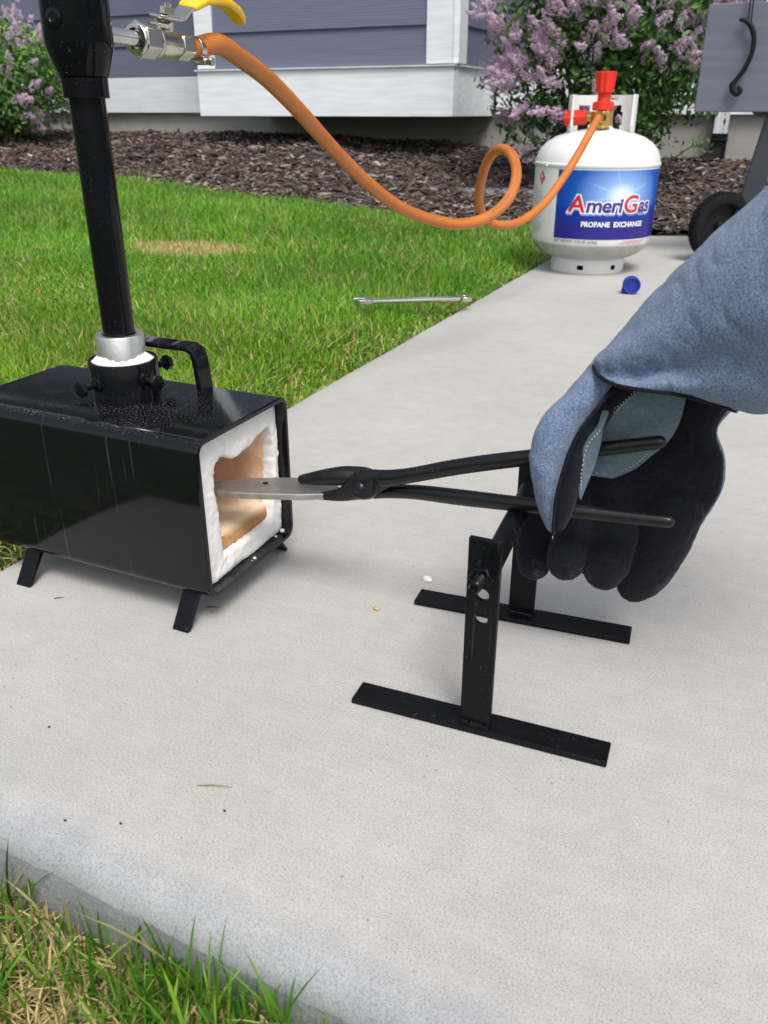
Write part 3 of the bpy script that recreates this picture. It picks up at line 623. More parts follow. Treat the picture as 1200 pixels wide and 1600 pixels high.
SPR = [(PY(800, 150, 4.4), PY(750, 120, 4.35)), (PY(810, 190, 4.4), PY(752, 135, 4.35)), (PY(800, 120, 4.45), PY(762, 60, 4.4)), (PY(810, 60, 4.5), PY(765, 5, 4.5)), (PY(800, 205, 4.4), PY(765, 165, 4.35)), (PY(1060, 100, 4.4), PY(1096, 55, 4.35)), (PY(1050, 250, 4.4), PY(1105, 232, 4.35)), (PY(1060, 150, 4.4), PY(1085, 95, 4.35)), (PY(1055, 190, 4.4), PY(1086, 150, 4.35))]
bush('lilac_bush', (bb.x - 0.0, 4.55, zb), (0.50, 0.44, 1.28), 'large lilac bush full of pale purple blossom behind the propane tank', 17000, 280, 5,
     lambda u: float(np.clip(0.30 + 0.75 * (u[2] + 0.45) - 0.06 * u[0], 0.06, 1)) * (1.0 if u[1] < 0.15 else 0.12) * (1.0 if u[2] < 0.5 else 0.35) * (0.0 if u[2] < -0.35 and u[0] > 0.2 else 1.0) * (0.6 if u[0] < -0.75 else 1.0), 0.8, SPR)
zl = float(ground_z(-4.45, 4.75))
bl = PY(10, 235, 4.75)
bush('lilac_bush', (bl.x, 4.75, zl), (0.55, 0.42, 0.80), 'smaller lilac bush with sparse pink blossom behind the black burner pipe', 12000, 200, 9,
     lambda u: float(np.clip(0.35 + 0.5 * u[2], 0.12, 1)) * (1.0 if u[1] < 0.4 else 0.3), 1.15)

# ================================================================== FORGE
FX, FY0, FY1, FZ0, FZ1, FXE = -0.383, 0.485, 0.623, 0.028, 0.170, -0.640
FYC, FZC = (FY0 + FY1) / 2, (FZ0 + FZ1) / 2
forge = thing('propane_forge', (-0.51, FYC, 0.0), 'black box shaped propane forge with white lined mouth on the concrete path', 'forge')
def rrect(hw, hh, r, n=6):
    out = []
    for cx, cy, a0 in ((hw - r, hh - r, 0), (-hw + r, hh - r, 90), (-hw + r, -hh + r, 180), (hw - r, -hh + r, 270)):
        for k in range(n + 1): a = R(a0 + 90 * k / n); out.append((cx + r * math.cos(a), cy + r * math.sin(a)))
    return out
def build_forge():
    hw, hh, th = (FY1 - FY0) / 2, (FZ1 - FZ0) / 2, 0.0042
    so_, si = rrect(hw, hh, 0.011), rrect(hw - th, hh - th, 0.008)
    P = lambda x, q: Vector((x, FYC + q[0], FZC + q[1]))
    sh = MB(); rings = [[P(FX - 0.0012, q) for q in so_], [P(FXE, q) for q in so_], [P(FXE, q) for q in si], [P(FX, q) for q in si], [P(FX, tuple(0.985 * c for c in q)) for q in so_]]
    sh.ring_loft(rings, cap=False, closed=True); o = sh.build('shell', M['forge_paint'], forge, ang=30)
    # mouth outline of the lining as it shows on the face (y, z)
    mouth_px = [(337, 770), (335, 740), (337, 727), (346, 716), (352, 714), (359, 715), (364, 718), (369, 714), (378, 708), (384, 703), (393, 697), (398, 690), (404, 681), (411, 672), (417, 668), (423, 672), (427, 690), (429, 715), (429, 745), (427, 775), (425, 800), (421, 812), (411, 822), (398, 832), (384, 842), (370, 852), (360, 861), (352, 868), (350, 862), (348, 840), (345, 815), (341, 795)]
    fx = FX - 0.010
    mouth = [(PX(a, b, fx).y - FYC, PX(a, b, fx).z - FZC) for a, b in mouth_px]
    rs = random.Random(5)
    def resample(poly, n):
        pts = [Vector((a, b, 0)) for a, b in poly]; m = len(pts); L = [(pts[(i + 1) % m] - pts[i]).length for i in range(m)]; tot = sum(L); out = []
        for k in range(n):
            d = tot * k / n; i = 0
            while d > L[i]: d -= L[i]; i += 1
            out.append(pts[i].lerp(pts[(i + 1) % m], d / L[i]))
        return [(p.x, p.y) for p in out]
    N = 160
    mo = resample(mouth, N); cy = sum(p[0] for p in mo) / N; cz = sum(p[1] for p in mo) / N
    mo = [(cy + (a - cy) * (1 + rs.uniform(-.014, .014)), cz + (b - cz) * (1 + rs.uniform(-.014, .014))) for a, b in mo]
    ang = [math.atan2(b - cz, a - cy) for a, b in mo]
    def hit(a, hw_, hh_, r):    # ray from (cy,cz) to the rounded square inside of the shell
        d = (math.cos(a), math.sin(a)); lo, hi = 0, 0.2
        for _ in range(30):
            t = (lo + hi) / 2; x, y = abs(cy + d[0] * t) - (hw_ - r), abs(cz + d[1] * t) - (hh_ - r)
            s = math.hypot(max(x, 0), max(y, 0)) + min(max(x, y), 0) - r
            if s > 0: hi = t
            else: lo = t
        return (cy + d[0] * lo, cz + d[1] * lo)
    out = [hit(a, hw - th - 0.0006, hh - th - 0.0006, 0.008) for a in ang]
    li = MB(); rings = []
    for k, f in enumerate((0.0, 0.06, 0.25, 0.5, 0.75, 0.93, 1.0)):
        x = fx - (0.0012 if k == 0 else 0) - (0.0014 if k == 6 else 0)
        rings.append([P(x + rs.uniform(-0.0007, 0.0007) + 0.0004 * math.sin(j * .3 + k), (o_[0] + (i_[0] - o_[0]) * f, o_[1] + (i_[1] - o_[1]) * f)) for j, (o_, i_) in enumerate(zip(out, mo))])
    rings.append([P(fx - 0.014, (cy + (a - cy) * 1.01, cz + (b - cz) * 1.01)) for a, b in mo])
    back = [[P(fx - 0.002, q) for q in out]]
    li.ring_loft(rings, cap=False); li.build('lining', M['lining'], forge, ang=80)
    # chamber: the tunnel behind the mouth, arched, open at the far end
    ch = MB(); ex = lambda s: [(cy + (a - cy) * s, cz + (b - cz) * s) for a, b in resample(mouth, 60)]
    arch = [(0.048 * math.cos(R(a)) * (abs(math.cos(R(a))) ** -0.25 if abs(math.cos(R(a))) > .2 else 1), 0.050 * math.sin(R(a))) for a in range(0, 360, 6)]
    arch = sorted(arch, key=lambda p: math.atan2(p[1], p[0])); m60 = sorted(ex(1.01), key=lambda p: math.atan2(p[1] - cz, p[0] - cy))
    ch.ring_loft([[P(fx - 0.012, q) for q in m60], [P(fx - 0.03, (cy * .3 + q[0] * 1.05, cz * 0.3 + q[1] * 1.05)) for q in arch], [P(FXE + 0.05, q) for q in arch], [P(FXE + 0.012, q) for q in arch]], cap=False)
    ch.build('chamber', M['chamber'], forge, ang=80)
    en = MB(); en.ring_loft([[P(FXE + 0.004, q) for q in rrect(hw - th - .001, hh - th - .001, .008, 14)], [P(FXE - 0.006, (q[0] + rs.uniform(-.0012, .0012), q[1] + rs.uniform(-.0012, .0004))) for q in rrect(hw - th - .0012, hh - th - .0012, .008, 14)], [P(FXE - 0.009, q) for q in rrect(hw - .014, hh - .014, .008, 14)], [P(FXE + 0.002, q) for q in sorted(arch, key=lambda p: math.atan2(p[1], p[0]) % (2 * math.pi))]], cap=False)
    en.build('end_lining', M['lining'], forge, ang=80)
    # firebrick floor, chamfered front, seen in the mouth
    a, b, c = PX(350, 866, fx - 0.012), PX(421, 815, fx - 0.012), PX(418, 788, fx - 0.012); d = PX(344, 838, fx - 0.012)
    fbk = MB(); zlo = FZ0 + 0.010; zt = PX(385, 803, fx - 0.01).z
    y0, y1 = FY0 + 0.020, FY1 - 0.020
    nx = 10; prof = []
    fr = [(fx - 0.006 + rs.uniform(-.001, .001), zlo), (fx - 0.005, zt - 0.012), (fx - 0.008, zt - 0.004), (fx - 0.016, zt), (fx - 0.12, zt + 0.001), (FXE + 0.03, zt), (FXE + 0.03, zlo)]
    rings = []
    for k in range(13):
        y = y0 + (y1 - y0) * k / 12; rings.append([Vector((px_ + (rs.uniform(-.0012, .0012) if i < 4 else 0), y, pz_ + (rs.uniform(-.0008, .0008) if 0 < i < 4 else 0))) for i, (px_, pz_) in enumerate(fr)])
    fbk.ring_loft(rings); fbk.build('firebrick', M['firebrick'], forge, ang=50)
    # crumbs of lining on the lip
    cr = MB()
    for (px_, py_, r_) in ((441, 829, .0024), (431, 838, .0014), (398, 872, .0017), (394, 877, .0012)):
        p = PX(px_, py_, FX - 0.004); cr.lathe(p, [(r_ * math.sin(R(q)), -r_ * math.cos(R(q)) * .8) for q in (8, 50, 90, 130, 172)], 8)
    cr.build('lining_crumb', M['crumb_white'], forge)
    # four splayed legs of flat bar
    for sx, sy in ((-0.408, -1), (-0.588, -1), (-0.408, 1), (-0.588, 1)):
        yb = FY0 if sy < 0 else FY1
        top = Vector((sx, yb - sy * 0.010, FZ0 + 0.003)); bot = Vector((sx, yb + sy * 0.012, 0.0))
        m = MB(); w2 = 0.0085; tk = 0.0026; d = (bot - top).normalized(); nn = Vector((0, d.z, -d.y))
        vs = []
        for base, zz in ((top, None), (bot, 0.0)):
            for ax, an in ((-1, -1), (1, -1), (1, 1), (-1, 1)):
                p = base + Vector((ax * w2, 0, 0)) + nn * (an * tk)
                if zz is not None: p.z = 0.0006
                vs.append(p)
        m.add(vs, [(0, 1, 2, 3), (7, 6, 5, 4), (0, 4, 5, 1), (1, 5, 6, 2), (2, 6, 7, 3), (3, 7, 4, 0)])
        bevel(m.build('leg', M['gloss_black'], forge, smooth=False), 0.0008)
    # carry handle: bent flat bar along the far side
    hy = 0.607
    pth = [PY(327, 604, hy), PY(322, 552, hy), PY(306, 540, hy), PY(215, 527, hy), PY(205, 531, hy)]
    ztop = pth[3].z
    x1, x0 = PZ(326, 604, FZ1).x, PY(192, 531, hy).x
    sidep = [(x1 + .003, FZ1 - 0.001), (x1, ztop - 0.012), (x1 - 0.003, ztop - 0.004), (x1 - 0.011, ztop), (x0 + 0.011, ztop), (x0 + 0.003, ztop - 0.004), (x0, ztop - 0.012), (x0 - .003, FZ1 - 0.001)]
    m = MB(); tk = 0.0050; inner = []
    c = Vector(((x0 + x1) / 2, 0, FZ1 - 0.02))
    for i, (x, z) in enumerate(sidep):
        a_ = Vector((sidep[max(i - 1, 0)][0], sidep[max(i - 1, 0)][1])); b_ = Vector((sidep[min(i + 1, 7)][0], sidep[min(i + 1, 7)][1])); t_ = (b_ - a_).normalized(); n_ = Vector((-t_.y, t_.x)); inner.append((x + n_.x * tk, z + n_.y * tk))
    rings = [[Vector((a[0], hy - 0.0095, a[1])), Vector((a[0], hy + 0.0095, a[1])), Vector((b[0], hy + 0.0095, b[1])), Vector((b[0], hy - 0.0095, b[1]))] for a, b in zip(sidep, inner)]
    m.ring_loft(rings); o = m.build('handle', M['gloss_black'], forge, ang=50); bevel(o, 0.0008)
    # burner holder collar with four set bolts and a wool packing
    bx, by = -0.511, 0.560
    hd = MB(); hd.lathe((bx, by, 0), [(0.0300, FZ1 - 0.001), (0.0300, FZ1 + 0.033), (0.0293, FZ1 + 0.0345), (0.0272, FZ1 + 0.0345), (0.0265, FZ1 + 0.033), (0.0265, FZ1)], 48)
    col = hd.build('burner_collar', M['gloss_black'], forge, ang=40)
    wl_ = MB(); wl_.lathe((bx, by, 0), [(0.0278, FZ1 + 0.030), (0.0268, FZ1 + 0.0355), (0.0240, FZ1 + 0.0375), (0.021, FZ1 + 0.0395), (0.019, FZ1 + 0.040)], 60)
    wl_.v = [(x, y, z + 0.0016 * math.sin(3 * math.atan2(y - by, x - bx) + 1) - 0.0022 * (0.5 - 0.5 * math.cos(math.atan2(y - by, x - bx) - 2.6)) * 0 - 0.002) for x, y, z in wl_.v]; wl_.v = [(x + rs.uniform(-.0004, .0004), y + rs.uniform(-.0004, .0004), z + rs.uniform(-.0012, .0013)) for x, y, z in wl_.v]; wl_.build('wool_packing', M['wool'], forge, ang=90)
    for a, zz in ((R(-99), .018), (R(-16), .021), (R(78), .020), (R(165), .016)):
        d = Vector((math.cos(a), math.sin(a), 0)); p = Vector((bx, by, FZ1 + zz)); m = MB()
        m.tube([p + d * 0.027, p + d * 0.048], 0.0031, 12); m.hexbar(p + d * 0.045, 0.0072, 0.0048, d); m.lathe(p + d * 0.0495, [(0.006, 0), (0.004, .0008), (0, .001)], 12, d)
        m.lathe(p + d * 0.0285, [(0.0065, 0), (0.0065, 0.004), (0.0055, 0.0046), (0, 0.0046)], 6, d)
        bevel(m.build('set_bolt', M['gloss_black'], forge, ang=35), 0.0005)
build_forge()

# ------------------------------------------------------------------ burner and its gas valve
BXY = Vector((-0.511, 0.560, 0))
burner = thing('gas_burner', (BXY.x, BXY.y, 0.20), 'tall black steel gas burner tube standing in the collar on top of the forge', 'gas burner')
def build_burner():
    z = lambda y: PY(122 + (y - 45) * 0.172, y, 0.56).z
    m = MB(); m.lathe(BXY, [(0.0205, 0.19), (0.0205, 0.2255), (0.0200, 0.2265), (0.0150, 0.2265), (0.0140, 0.2245)], 48); m.build('flare_ring', M['brushed'], burner, ang=30)
    m = MB(); m.lathe(BXY, [(0.0133, 0.185), (0.0136, 0.21), (0.0138, z(152) + 0.005)], 40); m.build('mixing_tube', M['gloss_black'], burner)
    m = MB(); m.lathe(BXY, [(0.0139, z(154)), (0.0170, z(153.5)), (0.0174, z(152)), (0.0176, z(122)), (0.0165, z(118))], 44); m.build('sleeve', M['gloss_black'], burner, ang=30)
    zc0, zc1 = z(120), z(76)
    m = MB(); m.lathe(BXY, [(0.0150, zc0 - 0.0005), (0.0182, zc0), (0.0205, zc0 + 0.006), (0.0247, zc1), (0.0251, zc1 + .002), (0.0254, zc1 + 0.004), (0.0254, 0.60), (0.022, 0.60), (0.022, 0.50)], 48); m.build('reducer_bell', M['gloss_black'], burner, ang=24)
    d = (PY(86, 32, 0.536) - Vector((BXY.x, BXY.y, z(32)))); d.z = 0; d.normalize(); p = Vector((BXY.x, BXY.y, z(32)))
    m = MB(); m.lathe(p + d * 0.0236, [(0.0072, 0), (0.0068, 0.0024), (0.0035, 0.0034), (0.0028, 0.0026), (0, 0.0026)], 16, d); m.build('screw', M['gloss_black'], burner)
build_burner()
zN = PY(122, 46, 0.56).z
VD = Vector((0, 1, -0.03)).normalized(); V0 = Vector((BXY.x, BXY.y, zN))
valve = thing('ball_valve', V0 + VD * 0.1, 'nickel ball valve with yellow lever between the burner pipe and the orange hose', 'valve')
def build_valve():
    m = MB(); m.lathe(V0, [(0.0058, 0.010), (0.0058, 0.068), (0.0070, 0.070), (0.0070, 0.074)], 24, VD); m.build('nipple', M['steel'], valve)
    m = MB(); m.lathe(V0, [(0.0080, 0.0635), (0.0118, 0.0645), (0.0122, 0.067)], 24, VD); m.hexbar(V0 + VD * 0.067, 0.0142, 0.019, VD, rot=0.2); m.lathe(V0, [(0.0125, 0.086), (0.0132, 0.088), (0.0118, 0.091)], 24, VD)
    bevel(m.build('hex_nut', M['zinc'], valve, ang=30), 0.0009)
    m = MB(); m.lathe(V0, [(0.0118, 0.091), (0.0112, 0.098), (0.0112, 0.115), (0.0098, 0.118)], 28, VD); m.hexbar(V0 + VD * 0.118, 0.0118, 0.016, VD, rot=0.2); m.lathe(V0, [(0.0075, 0.134), (0.0075, 0.160)], 20, VD)
    bevel(m.build('body', M['zinc'], valve, ang=30), 0.0007)
    up = Vector((0.18, 0.0, 1)).normalized(); up = (up - VD * up.dot(VD)).normalized(); s = VD.cross(up)
    p = V0 + VD * 0.105
    m = MB(); m.lathe(p, [(0.0062, 0.008), (0.0062, 0.0165), (0.005, 0.018)], 20, up); m.hexbar(p + up * 0.022, 0.0064, 0.0052, up); m.lathe(p, [(0.003, 0.026), (0.003, 0.030), (0, 0.0305)], 14, up); m.build('stem_nut', M['zinc'], valve, ang=30)
    # lever plate, then the dipped grip
    def strip(stations, name, material, bev):
        rings = []
        for (a, u, hw, tk) in stations:
            c = p + VD * a + up * u; rings.append([c + s * hw + up * tk, c - s * hw + up * tk, c - s * hw - up * tk, c + s * hw - up * tk])
        mm = MB(); mm.ring_loft(rings); bevel(mm.build(name, material, valve, ang=40), bev)
    strip([(-0.016, 0.0195, 0.006, 0.0012), (-0.012, 0.0195, 0.009, 0.0012), (0.008, 0.0195, 0.009, 0.0012), (0.014, 0.021, 0.009, 0.0012), (0.024, 0.029, 0.0085, 0.0012), (0.034, 0.0335, 0.0085, 0.0012)], 'lever', M['zinc'], 0.0006)
    strip([(-0.016, 0.0130, 0.005, 0.0016), (-0.008, 0.0130, 0.0085, 0.0016), (-0.004, 0.016, 0.0085, 0.0016)], 'stop_tab', M['zinc'], 0.0005)
    strip([(0.026, 0.0305, 0.0100, 0.0030), (0.045, 0.0385, 0.0105, 0.0034), (0.060, 0.0405, 0.0108, 0.0034), (0.075, 0.0410, 0.0108, 0.0034), (0.092, 0.037, 0.0104, 0.0034), (0.104, 0.031, 0.009, 0.0032), (0.109, 0.027, 0.006, 0.0026)], 'grip', M['yellow'], 0.0022)
build_valve()

# ------------------------------------------------------------------ orange hose
HOSE_PX = [(306, 60, .70), (340, 69, .735), (375, 90, .78), (420, 125, .85), (470, 176, .93), (520, 232, 1.02), (570, 282, 1.11), (620, 321, 1.20), (670, 342, 1.28), (720, 350, 1.35), (765, 338, 1.41), (796, 308, 1.46), (807, 273, 1.50), (800, 243, 1.54), (783, 233, 1.58), (765, 246, 1.62), (752, 282, 1.66), (749, 318, 1.70), (760, 343, 1.74), (783, 352, 1.79), (815, 345, 1.86), (850, 318, 1.95), (880, 278, 2.03), (905, 238, 2.11), (925, 202, 2.18), (935, 184, 2.22)]
hose = thing('gas_hose', PY(600, 310, 1.15), 'orange rubber gas hose looping from the valve to the propane tank', 'hose')
def build_hose():
    start = V0 + VD * 0.146; pts = [tuple(V0 + VD * 0.136), tuple(start)]
    pts += [tuple(PY(a, b, c)) for a, b, c in HOSE_PX[1:]]
    P = [Vector(p) for p in spline(pts, 260)]; m = MB(); seg = 20; m.tube(P, 0.0090, seg)
    o = m.build('hose_tube', None, hose)
    me = o.data; uv = me.uv_layers.new(name='UVMap'); L = [0]
    for a, b in zip(P, P[1:]): L.append(L[-1] + (b - a).length)
    for poly in me.polygons:
        js = [me.loops[i].vertex_index % seg for i in poly.loop_indices]; wrap = max(js) - min(js) > seg / 2
        for i in poly.loop_indices:
            v = me.loops[i].vertex_index; j = v % seg
            uv.data[i].uv = (L[min(v // seg, len(L) - 1)], (j + (seg if wrap and j < seg / 2 else 0)) / seg)
    mt, n, l, b = mat('orange_rubber'); u = n.new('ShaderNodeUVMap'); u.uv_map = 'UVMap'; sp = n.new('ShaderNodeSeparateXYZ'); l.new(u.outputs[0], sp.inputs[0])
    t = tex(n, l, scale=40, detail=5); c = ramp(n, l, t.outputs[0], [(0.3, (0.46, 0.135, 0.020)), (0.7, (0.58, 0.185, 0.032))]).outputs[0]
    mp = n.new('ShaderNodeMapping'); mp.inputs['Scale'].default_value = (520, 60, 1); l.new(u.outputs[0], mp.inputs[0]); ns = n.new('ShaderNodeTexNoise'); ns.inputs['Scale'].default_value = 1; ns.inputs['Detail'].default_value = 1; l.new(mp.outputs[0], ns.inputs[0])
    gp = n.new('ShaderNodeTexNoise'); mp2 = n.new('ShaderNodeMapping'); mp2.inputs['Scale'].default_value = (14, 0.01, 1); l.new(u.outputs[0], mp2.inputs[0]); l.new(mp2.outputs[0], gp.inputs[0]); gp.inputs['Scale'].default_value = 1; gp.inputs['Detail'].default_value = 0
    band = math_node(n, l, 'COMPARE', sp.outputs['Y'], 0.125); n[-1].inputs[2].default_value = 0.035
    k = math_node(n, l, 'MULTIPLY', band, math_node(n, l, 'GREATER_THAN', ns.outputs[0], 0.54)); k = math_node(n, l, 'MULTIPLY', k, math_node(n, l, 'GREATER_THAN', gp.outputs[0], 0.44))
    l.new(mix(n, l, math_node(n, l, 'MULTIPLY', k, 0.85), c, (0.03, 0.02, 0.02)), b.inputs['Base Color']); b.inputs['Roughness'].default_value = 0.42; bump(n, l, t.outputs[0], b, 0.1, 0.001); me.materials.clear(); me.materials.append(mt)
    # worm clamp at the valve end
    c = V0 + VD * 0.1475; m = MB(); m.lathe(c, [(0.0093, -0.004), (0.0099, -0.004), (0.0099, 0.004), (0.0093, 0.004)], 28, VD)
    q = c + Vector((0.006, 0, -0.0095)); m.box(q, (0.009, 0.009, 0.006)); m.tube([q + Vector((-.008, 0, -.001)), q + Vector((.008, 0, -.001))], 0.003, 10); m.hexbar(q + Vector((0.007, 0, -.001)), 0.0038, 0.004, (1, 0, 0))
    bevel(m.build('clamp', M['steel'], hose, ang=30), 0.0004)
build_hose()

# ------------------------------------------------------------------ propane tank
TC = Vector((-0.496, 2.452, 0.0)); TR = 0.1635
tank = thing('propane_tank', TC, 'white propane tank with blue printed label standing on the path', 'propane tank')
VIEW = math.atan2(-TC.y, -TC.x)            # bearing of the photographer from the tank axis
def tank_pt(ang, z, r): a = VIEW + R(ang); return Vector((TC.x + r * math.cos(a), TC.y + r * math.sin(a), z))   # ang grows towards the right as seen
def text_mesh(body, size, offset=0.0, shear=0.0, spacing=1.0):
    cu = bpy.data.curves.new('t', 'FONT'); cu.body = body; cu.size = size; cu.offset = offset; cu.shear = shear; cu.space_character = spacing; cu.fill_mode = 'FRONT'; cu.resolution_u = 4
    o = bpy.data.objects.new('t', cu); COL.objects.link(o); dg = bpy.context.evaluated_depsgraph_get(); dg.update()
    me = bpy.data.meshes.new_from_object(o.evaluated_get(dg)); COL.objects.unlink(o); bpy.data.objects.remove(o)
    V = np.array([v.co[:] for v in me.vertices]); Fs = [tuple(p.vertices) for p in me.polygons]; bpy.data.meshes.remove(me); return V, Fs
def wrap(V, a0, z0, r):       # flat lettering onto the tank wall
    out = []
    for x, y, _ in V:
        out.append(tank_pt(a0 + math.degrees(x / TR), z0 + y, r))
    return out
def build_tank():
    m = MB(); S = 56
    m.lathe(TC, [(0.002, 0.030), (0.06, 0.0305), (0.100, 0.036), (0.130, 0.047), (0.150, 0.062), (0.160, 0.080), (TR, 0.100), (TR, 0.20), (TR, 0.2695), (TR + .0012, 0.2705), (TR + .0028, 0.274), (TR + .0030, 0.277), (TR + .0022, 0.280), (TR - .0005, 0.2815), (0.1615, 0.292), (0.153, 0.311), (0.138, 0.327), (0.115, 0.341), (0.085, 0.351), (0.05, 0.358), (0.035, 0.360), (0.030, 0.364), (0.029, 0.378), (0.001, 0.378)], 72)
    o = m.build('body', None, tank, ang=50)
    mt, n, l, b = mat('tank_white'); tc = n.new('ShaderNodeTexCoord'); sp = n.new('ShaderNodeSeparateXYZ'); l.new(tc.outputs['Object'], sp.inputs[0])
    t = tex(n, l, scale=22, detail=6); t2 = tex(n, l, scale=55, detail=4, stretch=(1, 1, 2.5))
    grub = ramp(n, l, math_node(n, l, 'ADD', sp.outputs['Z'], math_node(n, l, 'MULTIPLY', t.outputs[0], 0.006)), [(0.0835, 1.0), (0.0865, 0.0)]).outputs[0]
    c = mix(n, l, grub, ramp(n, l, t.outputs[0], [(0.3, (0.72, 0.72, 0.71)), (0.7, (0.78, 0.78, 0.77))]).outputs[0], ramp(n, l, t.outputs[0], [(0.3, (0.33, 0.34, 0.32)), (0.7, (0.44, 0.44, 0.41))]).outputs[0])
    chip = math_node(n, l, 'MULTIPLY', grub, ramp(n, l, t2.outputs[0], [(0.64, 0.0), (0.66, 1.0)]).outputs[0]); c = mix(n, l, math_node(n, l, 'MULTIPLY', chip, .8), c, (0.10, 0.075, 0.06))
    l.new(c, b.inputs['Base Color']); b.inputs['Roughness'].default_value = 0.30; b.inputs['Coat Weight'].default_value = 0.1; o.data.materials.clear(); o.data.materials.append(mt)
    # foot ring with drain holes
    ft = MB(); N = 72; rO, rI = 0.100, 0.0965; zs = [0.0, 0.010, 0.022, 0.040]
    rings = [[tank_pt(360 * j / N, z, rO) for j in range(N)] for z in zs]
    vs = [p for r in rings for p in r]; fs = []
    for i in range(3):
        for j in range(N):
            if i == 1 and (j * 5) % 360 in (345, 350, 40, 45, 165, 170, 220, 225): continue
            fs.append((i * N + j, i * N + (j + 1) % N, (i + 1) * N + (j + 1) % N, (i + 1) * N + j))
    ft.add(vs, fs); o = ft.build('foot_ring', M['white_paint'], tank); sd_ = o.modifiers.new('thick', 'SOLIDIFY'); sd_.thickness = 0.003; sd_.offset = -1
    # collar: rolled guard with a wide gap to the front and hand holes behind
    co = MB(); N = 60; r0 = 0.086; zs = [0.336, 0.352, 0.368, 0.384, 0.400, 0.416, 0.4405]; rings = []
    aa = [62 + (360 - 124) * j / N for j in range(N + 1)]
    vs = []; fs = []
    for z in zs:
        for a in aa: vs.append(tank_pt(a, z, r0))
    for i in range(6):
        for j in range(N):
            am = (aa[j] + aa[j + 1]) / 2
            hole = any(abs(am - c_) < w_ and 1 <= i <= 4 and not (abs(am - c_) > w_ - 5 and i in (1, 4)) for c_, w_ in ((158, 17), (215, 17)))
            lowcut = (am < 72 or am > 288) and i < 1
            if hole or lowcut: continue
            k = i * (N + 1) + j; fs.append((k, k + 1, k + N + 2, k + N + 1))
    co.add(vs, fs); o = co.build('collar', M['white_paint'], tank, ang=60); sd_ = o.modifiers.new('thick', 'SOLIDIFY'); sd_.thickness = 0.0035; sd_.offset = 0
    for a in (62, 298):      # rolled-back ends
        q = MB(); p = tank_pt(a, 0.3955, r0); q.tube([p + Vector((0, 0, -.03)), p + Vector((0, 0, .0425))], 0.0042, 12); q.build('collar_edge', M['white_paint'], tank)
    # brass service valve
    v = MB(); c = TC.copy(); v.lathe(c, [(0.0165, 0.374), (0.0165, 0.386), (0.0135, 0.388), (0.0135, 0.402), (0.010, 0.404)], 24); dv = (tank_pt(0, 0, 1) - TC).normalized()
    v.lathe(c + Vector((0, 0, 0.396)), [(0.013, 0.0), (0.013, 0.03)], 20, dv); v.build('service_valve', M['brass'], tank, ang=30)
    # label sheet
    A0, A1, Z0, Z1 = -35, 86, 0.0985, 0.2665; nA = 60
    lb = MB(); vs = []; fs = []
    for i in range(5):
        for j in range(nA + 1): vs.append(tank_pt(A0 + (A1 - A0) * j / nA, Z0 + (Z1 - Z0) * i / 4, TR + 0.0004))
    for i in range(4):
        for j in range(nA): k = i * (nA + 1) + j; fs.append((k, k + 1, k + nA + 2, k + nA + 1))
    lb.add(vs, fs); o = lb.build('label', None, tank, ang=80); uv = o.data.uv_layers.new(name='UVMap')
    for lp in o.data.loops: i, j = divmod(lp.vertex_index, nA + 1); uv.data[lp.index].uv = (j / nA * 2.1, i / 4)
    mt, n, l, b = mat('blue_label'); u = n.new('ShaderNodeUVMap'); u.uv_map = 'UVMap'; sp = n.new('ShaderNodeSeparateXYZ'); l.new(u.outputs[0], sp.inputs[0])
    X_ = math_node(n, l, 'SUBTRACT', sp.outputs['X'], 1.05); Y_ = math_node(n, l, 'MULTIPLY', math_node(n, l, 'SUBTRACT', sp.outputs['Y'], 0.63), 1.35)
    d = math_node(n, l, 'SQRT', math_node(n, l, 'ADD', math_node(n, l, 'MULTIPLY', X_, X_), math_node(n, l, 'MULTIPLY', Y_, Y_)))
    an = math_node(n, l, 'ARCTAN2', Y_, X_); cb = n.new('ShaderNodeCombineXYZ'); l.new(an, cb.inputs[0]); ns = n.new('ShaderNodeTexNoise'); ns.inputs['Scale'].default_value = 3.2; ns.inputs['Detail'].default_value = 2.5; l.new(cb.outputs[0], ns.inputs[0])
    rays = ramp(n, l, ns.outputs[0], [(0.42, 0.0), (0.66, 1.0)]).outputs[0]
    glow = ramp(n, l, d, [(0.0, 1.0), (0.10, 0.85), (0.28, 0.30), (0.75, 0.0)]).outputs[0]; rf = ramp(n, l, d, [(0.05, 0.8), (0.7, 0.0)]).outputs[0]
    up = ramp(n, l, sp.outputs['Y'], [(0.42, 0.0), (0.52, 1.0)]).outputs[0]
    skyc = ramp(n, l, d, [(0.0, (0.03, 0.33, 0.80)), (0.45, (0.006, 0.15, 0.60)), (1.0, (0.004, 0.05, 0.36))]).outputs[0]
    sk = mix(n, l, math_node(n, l, 'MAXIMUM', glow, math_node(n, l, 'MULTIPLY', rays, rf)), skyc, (0.80, 0.92, 0.98))
    lowc = ramp(n, l, sp.outputs['Y'], [(0.19, (0.018, 0.014, 0.21)), (0.22, (0.012, 0.022, 0.24)), (0.45, (0.006, 0.028, 0.32))]).outputs[0]
    l.new(mix(n, l, up, lowc, sk), b.inputs['Base Color']); b.inputs['Roughness'].default_value = 0.3; o.data.materials.clear(); o.data.materials.append(mt)
    # flat print on the label
    def put(body, size, a0, z0, material, lift, offset=0, shear=0, spacing=1.0, dx=0, dz=0, sx=1.0):
        V, Fs = text_mesh(body, size, offset, shear, spacing); V = V.copy(); V[:, 0] = V[:, 0] * sx + dx; V[:, 1] += dz
        q = MB(); q.add(wrap(V, a0, z0, TR + lift), Fs); q.build('lettering', material, tank, smooth=False)
        return V[:, 0].max()
    segs = [('A', 0.058, 'print_red'), ('meri', 0.050, 'print_purple'), ('G', 0.058, 'print_red'), ('as', 0.050, 'print_purple')]
    SXT = 1.0
